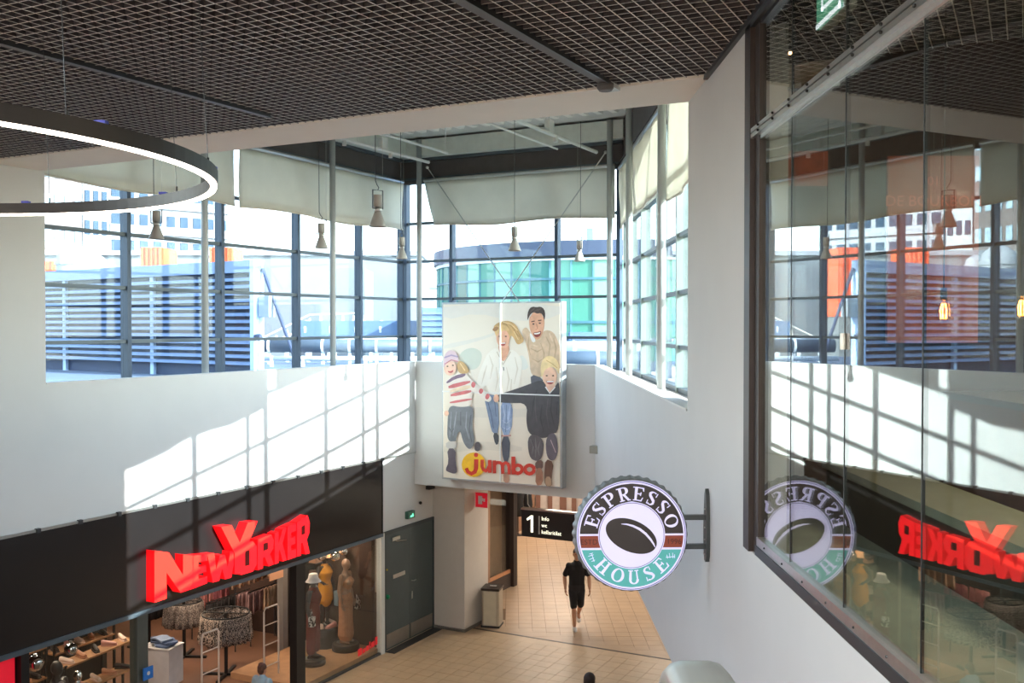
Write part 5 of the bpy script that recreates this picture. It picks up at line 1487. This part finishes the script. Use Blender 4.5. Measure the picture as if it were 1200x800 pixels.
# garments
def garment_mesh(w, h, th, m, kind='skirt', seed=0):
    rnd = random.Random(seed); ph = rnd.uniform(0, 6)
    def fn(u_, v_):
        x = (u_ - .5) * w * (0.62 + 0.38 * (1 - v_))
        z = -h * (1 - v_)
        if kind == 'shorts' and v_ < 0.3: z += 0.05 * (1 - abs(u_ - .5) * 4) if abs(u_ - .5) < .25 else 0
        y = (0.02 * math.sin(u_ * 17 + ph) + 0.012 * math.sin(u_ * 29 + ph)) * (1 - v_ * .8)
        return Vector((x, y, z)), Vector((0, 1, 0))
    return MB().sheet(12, 4, fn, th).mesh('garment', m, True)
FAB = {n_: mat('cloth_' + n_, c_, 0.9, rgb2=c2, scale=sc_, sharp=sh) for n_, c_, c2, sc_, sh in (
    ('black', (34, 29, 30), (22, 19, 20), 8, False), ('speckle', (176, 160, 150), (30, 26, 26), 60, True), ('stripe', (206, 186, 168), (54, 44, 40), 40, True),
    ('greyspeck', (150, 138, 130), (70, 62, 58), 60, True), ('pink', (206, 140, 134), (186, 116, 112), 10, False), ('rose', (180, 104, 108), (150, 84, 92), 10, False),
    ('beige', (200, 156, 124), (172, 124, 96), 10, False), ('mauve', (150, 118, 116), (124, 94, 94), 12, False), ('cream', (222, 190, 160), (196, 156, 126), 12, False))}
FN = dict(black='black', speckle='black and white speckled', stripe='striped', greyspeck='grey', pink='pink', rose='dusky rose', beige='beige', mauve='mauve', cream='cream')
def round_rack(x, y, z, r, lab, glab, fabs, n=22, h=0.46, feet=True):
    t = thing('clothes_rack', lab, 'clothes rack', gp(x, y, 0), AL, 'round clothes racks')
    part('pole', MB().cyl((0, 0, 0.03), 0.035, z - 0.03, 12), BLACK, t)
    part('ring', MB().tube([(r * math.cos(2 * PI * i / 24), r * math.sin(2 * PI * i / 24), z) for i in range(24)], 0.014, 6, closed=True), BLACK, t)
    for k in range(4):
        a = k * PI / 2 + 0.4
        part('spoke', MB().tube([(0, 0, z), (r * math.cos(a), r * math.sin(a), z)], 0.01, 6), BLACK, t)
        part('foot', MB().box((-0.03, 0, 0.0), (0.03, 0.46, 0.045)), BLACK, t, rot=(0, 0, a))
    ms = [garment_mesh(0.26, h, 0.018, FAB[f], 'skirt', i) for i, f in enumerate(fabs)]
    for i in range(n):
        a = 2 * PI * i / n
        w = gp(x, y, 0)
        o = link('skirt', ms[int(i / n * len(fabs)) % len(fabs)], None, (w.x + (r + .02) * math.cos(a), w.y + (r + .02) * math.sin(a), z - 0.015), (R_(random.uniform(-5, 5)), 0, a + PI / 2 + random.uniform(-.25, .25)))
        tag(o, FN.get(fabs[int(i / n * len(fabs)) % len(fabs)], '') + ' ' + glab, 'skirt', glab)
round_rack(-4.36, 1.95, 1.2, 0.44, 'front round rack of patterned skirts in the shop entrance', 'skirt hanging on the front round rack', ['speckle', 'speckle', 'stripe', 'stripe', 'speckle'], 26, 0.5)
round_rack(-3.98, 3.43, 1.15, 0.34, 'second round rack with grey speckled skirts further inside', 'speckled skirt on the second round rack', ['greyspeck', 'greyspeck'], 18)
round_rack(-3.9, 4.5, 1.2, 0.34, 'rear round rack with black skirts', 'skirt on the rear round rack', ['black', 'black'], 16, 0.5)
def rail_rack(x0, x1, y, z, lab, glab, fabs, n, w=0.34, h=0.4, kind='shorts', rot=0.35):
    t = thing('clothes_rail', lab, 'clothes rail', gp(x0, y, 0), AL, 'clothes rails in the shop')
    part('rail', MB().tube([(0, 0, z), (x1 - x0, 0, z)], 0.014, 8), ALUD, t)
    for q in (0.05, x1 - x0 - 0.05): part('leg', MB().cyl((q, 0, 0), 0.014, z, 8), ALUD, t)
    ms = [garment_mesh(w, h, 0.03, FAB[f], kind, 5 + i) for i, f in enumerate(fabs)]
    for i in range(n):
        xx = x0 + (x1 - x0) * (i + .5) / n
        o = link('garment', ms[int(i / n * len(fabs))], None, gp(xx, y - 0.02, z - 0.03), (0, 0, AL + rot + random.uniform(-.2, .2)))
        tag(o, FN.get(fabs[int(i / n * len(fabs))], '') + ' ' + glab, 'garment', glab)
rail_rack(-3.1, -1.0, 4.15, 1.05, 'clothes rail of pink shorts deep in the shop', 'garment hanging on the deep shop rail', ['pink', 'rose', 'mauve'], 12)
rail_rack(-5.2, -3.2, 5.4, 1.6, 'high rail of black and beige clothes at the back left', 'garment on the back left rail', ['beige', 'black', 'cream', 'black'], 14, 0.36, 0.6)
rail_rack(-2.9, -2.0, 2.7, 1.15, 'short rail of cream and mauve clothes near the black post', 'garment on the short rail near the black post', ['mauve', 'cream'], 8, 0.34, 0.42)
rail_rack(-3.3, -2.0, 2.75, 1.75, 'upper rail of light garments near the black post', 'garment on the upper rail near the black post', ['cream', 'beige'], 9, 0.34, 0.4)
rail_rack(-5.9, -4.9, 5.9, 1.2, 'rail of black clothes at the dark back wall', 'garment on the rail at the back wall', ['black', 'black'], 10, 0.36, 0.7)
rail_rack(-4.9, -3.4, 6.3, 2.0, 'high rail of black clothes along the back wall', 'garment on the high back wall rail', ['black', 'mauve', 'black'], 16, 0.36, 0.6)
rail_rack(-4.6, -3.5, 3.9, 1.75, 'rail of pink shorts above the black skirts', 'garment on the rail above the black skirts', ['mauve', 'pink', 'pink'], 12, 0.34, 0.42)
rail_rack(-6.6, -5.2, 4.6, 1.3, 'dark rail behind the white box table', 'garment on the rail behind the white box table', ['black', 'speckle', 'black'], 14, 0.36, 0.6)
rail_rack(-3.4, -2.1, 3.4, 0.95, 'low rail of black clothes near the black post', 'garment on the low rail near the black post', ['black', 'black', 'mauve'], 12, 0.36, 0.6)
# white plinth with jeans
t = thing('white_plinth', 'white box table left in the shop entrance', 'table', gp(-5.22, 2.72, 0), AL + 0.2)
part('box', MB().box((-0.22, -0.3, 0.0), (0.22, 0.3, 0.70)), mat('plinth_white', (206, 204, 204), 0.6), t)
part('top', MB().box((-0.235, -0.315, 0.70), (0.235, 0.315, 0.72)), MATS['plinth_white'], t)
JM = [mat('jeans_%d' % i, c_, 0.9, var=0.2, scale=14) for i, c_ in enumerate(((86, 104, 136), (120, 136, 160), (64, 78, 104)))]
for i in range(5):
    solid('folded_jeans', MB().sheet(6, 4, lambda u_, v_, i=i: (Vector(((u_ - .5) * .36, (v_ - .5) * .24, .012 * math.sin(u_ * 7 + i) + .012)), Vector((0, 0, 1))), 0.03), JM[i % 3], 'folded pair of jeans on the white box table', 'jeans', gp(-5.22 + (i % 2) * .04, 2.60 + 0.12 * (i % 3), 0.722 + (i // 2) * 0.046), AL + .2 + i * .3, 'jeans on the white box table')
t = thing('price_tag', 'small blue card on the grey green post', 'card', gp(-8.10, -0.05, 1.53), AL)
part('card', MB().box((-0.09, -0.02, -0.09), (0.09, 0.0, 0.09)), mat('blue_card', (36, 110, 190), 0.5), t)
part('print', MB().lathe([(0.03, 0), (0.03, 0.004)], 10), WHITE, t, rot=(PI / 2, 0, 0), loc=(0, -0.02, 0))
def gate(x, y, lab, rot):
    t = thing('security_gate', lab, 'security gate', gp(x, y, 0), AL + rot, 'security gates at the shop entrance')
    GW = mat('gate_white', (206, 190, 178), 0.4)
    part('frame', MB().tube([(-0.2, 0, 0), (-0.2, 0, 1.38), (-0.17, 0, 1.44), (0.17, 0, 1.44), (0.2, 0, 1.38), (0.2, 0, 0)], 0.016, 8), GW, t)
    for z in (0.35, 0.75, 1.12): part('crossbar', MB().tube([(-0.2, 0, z), (0.2, 0, z)], 0.011, 6), GW, t)
    part('foot', MB().box((-0.23, -0.05, 0), (0.23, 0.05, 0.02)), ALUD, t)
gate(-5.95, 0.8, 'white security gate in front of the round racks', 0.0)
gate(-4.28, 0.9, 'taller looking white security gate near the black post', 0.0)
gate_z = None
# lamps of the shop
for x, y, e in ((-3.2, 0.9, 26), (-2.4, 0.9, 26), (-4.4, 2.4, 60), (-3.2, 3.6, 55), (-6.2, 3.0, 60), (-5.0, 5.0, 60), (-8.9, 1.2, 36), (-8.2, 3.2, 50), (-2.6, 5.4, 50)):
    w = gp(x, y, 2.60)
    area('shop_lamp', w, e * 0.27, 0.25, (1.0, 0.80, 0.62))
    tl = thing('shop_downlight', 'round downlight in the shop ceiling', 'lamp', w, 0, 'shop ceiling downlights')
    part('bezel', MB().lathe([(0.11, 0.003), (0.12, 0.02)], 14), BLACK, tl)
    part('lens', MB().lathe([(0.09, 0.0), (0.09, 0.004)], 14), mat('shop_lens', (255, 210, 160), 0.5, emit=(255, 205, 150), es=6), tl)

# =================================================================== OUTSIDE
ROOFZ = 4.75
b = MB().box((-90, 24, ROOFZ - 0.3), (40, 62, ROOFZ))
solid('flat_roof', b, mat('roof_felt', (92, 108, 128), 0.9, var=0.1, scale=0.6), 'blue grey flat roof beyond the windows', 'roof')
b = MB().box((-700, 62, -0.4), (500, 1500, -0.2)).box((-700, -300, -0.4), (-90, 62, -0.2))
g = solid('ground', b, mat('ground_grey', (150, 150, 146), 0.9), 'grey ground far beyond the roofs', 'ground'); g['kind'] = 'structure'
# louvre screen: runs from (right end) A toward the left and away
A, Bv = Vector((-9.2, 36.0, 0)), Vector((-0.82, 0.572, 0)).normalized()
Nv = Vector((-0.572, -0.82, 0)).normalized()
LV = mat('louvre_blue', (98, 120, 152), 0.5, 0.1, var=0.06, scale=1)
LVD = mat('louvre_back', (46, 60, 88), 0.7)
t = thing('louvre_screen', 'long blue louvre screen on the roof outside the left window', 'screen', A, math.atan2(Bv.y, Bv.x))
LEN = 26.0
part('back_panel', MB().box((0.1, -0.32, ROOFZ), (LEN, -0.22, 9.0)), LVD, t)
for i in range(15):
    z = 5.25 + i * 0.255
    if z > 8.5: break
    part('slat', MB().prism([(-0.2, 0.0), (0.02, -0.0), (0.10, -0.12), (-0.12, -0.12)], 0.12, LEN, lambda y, c, h, z=z: (h, y + 0.06, z + c + 0.12)), LV, t)
part('top_fascia', MB().box((0.0, -0.3, 8.62), (LEN, 0.14, 9.06)), LV, t)
for x in (0.0, 6.2, 12.4, 18.6):
    part('post', MB().box((x, -0.18 if x else -0.3, ROOFZ), (x + 0.22, 0.16 if x == 0 else -0.05, 9.06)), mat('post_light_blue', (164, 190, 220), 0.5), t)
part('brace', MB().tube([(-0.05, -0.2, 8.75), (-1.9, -0.2, 5.2)], 0.06, 8), LVD, t)
part('meter_box', MB().box((-0.6, -0.3, 7.0), (-0.06, 0.0, 7.75)), mat('box_grey', (140, 150, 156), 0.5), t)
part('lamp_stub', MB().tube([(0, 0.1, 6.3), (-0.3, 0.1, 6.3)], 0.09, 8), LVD, t)
# slab block with rows of windows
def tower(name, lab, p0, p1, zt, floors, nwin, wm, gm, z0=0.0, depth=12, fh=3.2, band=None):
    p0, p1 = Vector(p0), Vector(p1)
    d = (p1 - p0); L = d.length; a = math.atan2(d.y, d.x)
    t = thing(name, lab, 'building', (p0.x, p0.y, 0), a)
    part('walls', MB().box((0, 0, z0), (L, depth, zt)), wm, t)
    for f in range(floors):
        zc = zt - 2.2 - f * fh
        if zc < 8: break
        if band:
            part('balcony_band', MB().box((0, -0.5, zc - 1.5), (L, 0.0, zc - 0.5)), band, t)
        for w in range(nwin):
            xx = L * (w + .5) / nwin
            part('window', MB().box((xx - L / nwin * .3, -0.12, zc - 0.6 if not band else zc - 0.5), (xx + L / nwin * .3, 0.05, zc + 0.9)), gm, t)
    part('parapet', MB().box((-0.2, -0.2, zt), (L + .2, depth, zt + 0.5)), wm, t)
    return t
WB = mat('block_white', (150, 154, 160), 0.8, var=0.02, scale=.2)
GL1 = mat('block_glass', (58, 74, 90), 0.8, var=0.15, scale=.5, spec=0.1)
q = lambda px, Y: ((px - 600) / F_PX * Y, Y, 0)
tower('apartment_block', 'white slab block with rows of windows behind the ring lamp', q(128, 118), q(268, 128), 31, 7, 9, WB, GL1, band=WB)
tower('office_tower', 'grey brown tower with windows at the far left edge of the windows', q(12, 96), q(97, 104), 34, 8, 7, mat('tower_brown', (104, 96, 94), 0.8, var=0.05, scale=.2), mat('tower_glass', (150, 170, 180), 0.8, spec=0.1))
tower('glass_tower', 'pale glass tower between the brown tower and the slab block', q(98, 106), q(128, 108), 32, 8, 3, mat('tower_pale', (160, 170, 176), 0.6), GL1)
# low grey building under the towers
t = thing('grey_hall', 'long grey hall below the tower blocks', 'building', (*q(20, 84)[:2], 0), 0.02)
part('walls', MB().box((0, 0, 0), (34, 10, 12.6)), mat('hall_grey', (120, 126, 130), 0.8, var=0.03), t)
part('roof_edge', MB().box((-0.2, -0.3, 12.6), (34.2, 10, 13.0)), WB, t)
part('lower_wing', MB().box((2, -6, 0), (30, 0, 11.2)), mat('hall_grey2', (112, 120, 126), 0.8), t)
for (x0, x1, lab) in ((5, 98, 'low orange container left of the dark window post'), (166, 192, 'square orange container just above the louvre screen'), (246, 272, 'orange container half hidden by the window post')):
    Y = 72
    a, c_ = q(x0, Y), q(x1, Y)
    zt, zb = EYE + (381 - (290 if x0 > 100 else 306)) / F_PX * Y, EYE + (381 - 322) / F_PX * Y
    t = thing('orange_container', lab, 'container', (a[0], Y, 0), 0, 'orange containers on the far roof')
    part('stand', MB().box((0.1, 0.1, -0.2), (c_[0] - a[0] - 0.1, 2.9, zb - 3)), mat('stand_grey', (120, 124, 126), 0.7), t)
    part('box', MB().box((0, 0, zb - 3), (c_[0] - a[0], 3, zt)), mat('container_orange', (226, 92, 54), 0.7, var=0.06), t)
    for i in range(5): part('rib', MB().box(((c_[0] - a[0]) * i / 5, -0.08, zb - 3), ((c_[0] - a[0]) * i / 5 + 0.12, 0, zt)), MATS['container_orange'], t)
def vent(px, py, Y, r, lab):
    p = at(px, py, Y)
    t = thing('roof_vent', lab, 'vent', (p.x, p.y, p.z), 0, 'white vents above the louvre screen')
    part('hood', MB().lathe([(r, -1.6), (r, 0), (r * .9, .5 * r), (r * .5, .85 * r), (0.02, r)], 16), WB, t, True)
    part('collar', MB().lathe([(r * 1.1, -.2), (r * 1.1, 0)], 16), WB, t)
    part('support', MB().cyl((0, 0, -p.z), r * .4, p.z - 1.4, 8), LVD, t)
vent(88, 307, 66, 1.15, 'large white domed vent above the left end of the louvre screen')
vent(113, 310, 68, .7, 'small white vent right of the large domed vent')
# pale corrugated hall
t = thing('pale_hall', 'huge pale corrugated hall behind the left windows', 'building', (*q(262, 96)[:2], 0), 0.12)
CORR = mat('corrugated_pale', (186, 190, 192), 0.6, var=0.02, scale=.3)
part('walls', MB().box((0, 0, 0), (29, 30, 10.4)), CORR, t)
for i in range(9):
    part('cladding_rib', MB().box((-0.05, -0.1, 4.6 + i * .64), (29.1, 0, 4.85 + i * .64)), CORR, t)
part('roof_edge', MB().box((-0.2, -0.25, 10.4), (29.2, 30, 10.7)), mat('edge_grey', (186, 190, 194), 0.6), t)
for x, w in ((3.2, 1.1), (7.0, .8)):
    part('roof_unit', MB().box((x, 2, 10.7), (x + w * 1.6, 4, 11.6 + .3 * w)), GL1, t)
# truss stair
t = thing('steel_stair', 'white truss stair on the roof behind the left window post', 'stair', (*q(304, 60)[:2], ROOFZ), 0.15)
TW = mat('truss_cream', (226, 220, 206), 0.5)
for k, (x0, z0, x1, z1) in enumerate(((0, 1.1, 3.0, 2.6), (0, 0.6, 3.0, 1.9), (3.0, 2.6, 6.0, 2.7), (3.0, 1.7, 6.0, 1.75), (0, .5, 6, .5))):
    part('chord', MB().tube([(x0, 0, z0), (x1, 0, z1)], 0.05, 6), TW, t)
for i in range(10):
    x = i * .66
    part('strut', MB().tube([(x, 0, .5), (x + .33, 0, 1.0 + min(x, 3) * .52)], 0.035, 5).tube([(x + .33, 0, 1.0 + min(x, 3) * .52), (x + .66, 0, .5)], 0.035, 5), TW, t)
for i in range(5): part('leg', MB().box((i * 1.5, -.05, 0), (i * 1.5 + .08, .05, .5)), TW, t)
# pipes and ducts on the roof
DB = mat('duct_blue', (88, 112, 142), 0.5, 0.1)
DW = mat('duct_white', (214, 220, 224), 0.5)
DG = mat('duct_grey', (78, 92, 106), 0.5)
def duct(px0, px1, py, Y, r, m, lab, legs=4, box=False, tilt=0.0):
    a, c_ = at(px0, py, Y), at(px1, py, Y)
    L = c_.x - a.x
    t = thing('roof_duct', lab, 'duct', (a.x, Y, a.z), tilt, 'ducts on the roof outside')
    if box: part('duct', MB().box((0, -r, -r), (L, r, r)), m, t)
    else: part('duct', MB().tube([(0, 0, 0), (L, 0, 0)], r, 14), m, t, True)
    for i in range(legs):
        x = L * (i + .5) / legs
        part('clamp', MB().tube([(x - .06, 0, 0), (x + .06, 0, 0)], r * 1.08, 14), DW, t)
        part('support', MB().box((x - .07, -.07, ROOFZ - a.z), (x + .07, .07, 0)), DW, t)
duct(300, 520, 405, 50, .34, DG, 'grey round pipe running behind the left window posts', 7)
duct(300, 520, 398, 53, .14, DW, 'thin white pipe above the grey round pipe', 9)
duct(300, 520, 420, 47, .12, DW, 'lowest thin white pipe above the left parapet', 6)
duct(345, 520, 386, 57, .5, DB, 'blue boxed duct at mid height left of the poster', 6, True)
duct(655, 760, 407, 46, .30, DW, 'thick white pipe right of the poster', 3)
duct(640, 760, 421, 40, .34, DG, 'low dark grey pipe right of the poster', 3)
duct(640, 790, 398, 52, .12, DG, 'thin grey pipe right of the poster', 4)
t = thing('plant_box', 'blue louvred plant box left of the poster', 'plant box', (*q(489, 54)[:2], ROOFZ), 0)
part('box', MB().box((0, 0, 0), (2.6, 2, 2.9)), DB, t)
for i in range(8): part('slat', MB().box((-.02, -.1, .3 + i * .32), (2.6, 0, .42 + i * .32)), LV, t)
for k, (px, py, Y, w, h, lab) in enumerate(((662, 398, 55, 1.3, 1.6, 'white roof unit directly right of the poster'), (673, 398, 55, 1.0, 1.5, 'second white roof unit right of the poster'), (690, 400, 50, 1.9, 1.2, 'grey blue roof unit left of the thin white column'))):
    a = q(px, Y)
    t = thing('roof_unit', lab, 'roof unit', (a[0] - w / 2, Y, ROOFZ), 0)
    part('case', MB().box((0, 0, .3), (w, 1.4, .4 + h)), DW if k < 2 else DB, t)
    part('grille', MB().box((.1, -.04, .5), (w * .45, 0, .2 + h)), DG, t)
    part('foot', MB().box((0, 0, 0), (w, .1, .3)), DG, t)
# teal glass rotunda
RYc, RXc, RR_ = 66.0, 6.9, 11.8
t = thing('glass_rotunda', 'round teal glass building with a dark rim behind the poster', 'building', (RXc, RYc, 0))
TG = [mat('teal_glass_%d' % i, c_, 0.3, 0.0, var=0.12, scale=.25, spec=0.25) for i, c_ in enumerate(((82, 142, 120), (108, 162, 138), (134, 180, 152), (62, 122, 110)))]
n = 30
z0, z1 = 3.6, 10.5
for i in range(n):
    a0, a1 = -PI + PI * i / n, -PI + PI * (i + 1) / n
    g0, g1 = a0 + 0.004, a1 - 0.004
    b = MB().prism([(RR_ * math.cos(g0), RR_ * math.sin(g0)), (RR_ * math.cos(g1), RR_ * math.sin(g1)), ((RR_ - .12) * math.cos(g1), (RR_ - .12) * math.sin(g1)), ((RR_ - .12) * math.cos(g0), (RR_ - .12) * math.sin(g0))], z0, z1)
    part('pane', b, TG[(i * 7 // 3) % 4], t)
    part('mullion', MB().box((RR_ * math.cos(a0) - .05, RR_ * math.sin(a0) - .05, z0), (RR_ * math.cos(a0) + .05, RR_ * math.sin(a0) + .05, z1)), mat('rotunda_frame', (72, 116, 126), 0.5), t)
def arcband(r0, r1, za, zb, m, nm):
    b = MB(); k = 60; vs = []
    for i in range(k + 1):
        a = -PI * 1.05 + PI * 1.1 * i / k
        vs += [(r0 * math.cos(a), r0 * math.sin(a), za), (r1 * math.cos(a), r1 * math.sin(a), za), (r1 * math.cos(a), r1 * math.sin(a), zb), (r0 * math.cos(a), r0 * math.sin(a), zb)]
    b.add(vs, [(4 * i + j, 4 * i + 4 + j, 4 * i + 4 + (j + 1) % 4, 4 * i + (j + 1) % 4) for i in range(k) for j in range(4)])
    part(nm, b, m, t)
arcband(RR_ - .8, RR_ + .25, 10.5, 11.35, mat('rotunda_rim', (64, 74, 94), 0.5), 'roof_rim')
arcband(RR_ - .2, RR_ + .12, 10.28, 10.5, mat('rotunda_soffit', (206, 216, 216), 0.5), 'soffit')
arcband(RR_ - .1, RR_ + .08, 9.2, 9.33, MATS['rotunda_frame'], 'transom_ring')
arcband(RR_ - .1, RR_ + .08, 6.8, 6.95, MATS['rotunda_frame'], 'transom_ring')
part('core', MB().cyl((0, 0, 0), RR_ - 1.2, 10.5, 40), mat('rotunda_core', (170, 208, 204), 0.7, var=0.1, scale=.3), t)
part('plinth', MB().cyl((0, 0, 0), RR_ + .1, 3.6, 48), mat('rotunda_plinth', (180, 190, 196), 0.7), t)
part('roof_slab', MB().cyl((0, 0, 10.9), RR_ - .5, 0.3, 40), MATS['edge_grey'], t)
t = thing('roof_frame', 'pale blue open frame and green panel on the rotunda roof', 'frame', (*q(665, 58)[:2], 11.2), 0)
FB_ = mat('frame_blue', (150, 178, 220), 0.5)
part('frame', MB().tube([(0, 0, 0), (0, 0, 1.35), (1.0, 0, 1.35), (1.0, 0, 0)], 0.045, 6).tube([(0, 0, .25), (1.0, 0, .25)], 0.03, 6).tube([(0, 0, .6), (1.0, 0, .6)], 0.025, 6), FB_, t)
part('green_panel', MB().box((1.12, .1, .0), (1.5, .3, 1.15)), mat('panel_green', (96, 170, 140), 0.6), t)
# distant neighbour to the right, seen through the right window
t = thing('neighbour_building', 'pale building outside the right hand window', 'building', (34, 40, 0), 0.3)
part('walls', MB().box((0, 0, 0), (14, 40, 11)), mat('neighbour_pale', (206, 216, 214), 0.8), t)
for i in range(6):
    part('window_band', MB().box((-.1, 2 + i * 6, 5), (0, 6 + i * 6, 9)), TG[1], t)

# small pieces that belong to a part of their thing become its sub-parts
def nest(root, part_name, kids):
    for o in list(COL.objects):
        if o.name.split('.')[0] != root or o.parent: continue
        ps = [c for c in o.children if c.name.split('.')[0] == part_name]
        if not ps: continue
        for c in list(o.children):
            if c.name.split('.')[0] in kids: c.parent = ps[0]
nest('round_sign', 'face_disc', ('outline_ring', 'inner_ring', 'letter', 'twig_ornament', 'year_text', 'coffee_bean'))
nest('round_sign', 'wall_plate', ('bolt',))
nest('direction_sign', 'panel', ('figure_one', 'divider', 'sign_text', 'pictogram'))
nest('litter_bin', 'lid', ('cigarette_end',))
nest('litter_bin', 'body', ('front_panel',))
nest('pendant_lamp', 'bracket', ('hook',))
nest('exit_sign', 'green_face', ('white_border', 'door_symbol'))
nest('security_gate', 'frame', ('crossbar',))
nest('steel_stair', 'chord', ())
nest('filament_bulb', 'glass', ('filament',))
nest('roof_unit', 'case', ('grille',))
nest('fire_sign', 'plate', ('pictogram',))
nest('ceiling_rail', 'bar', ('swivel',))
nest('roof_duct', 'duct', ('clamp',))
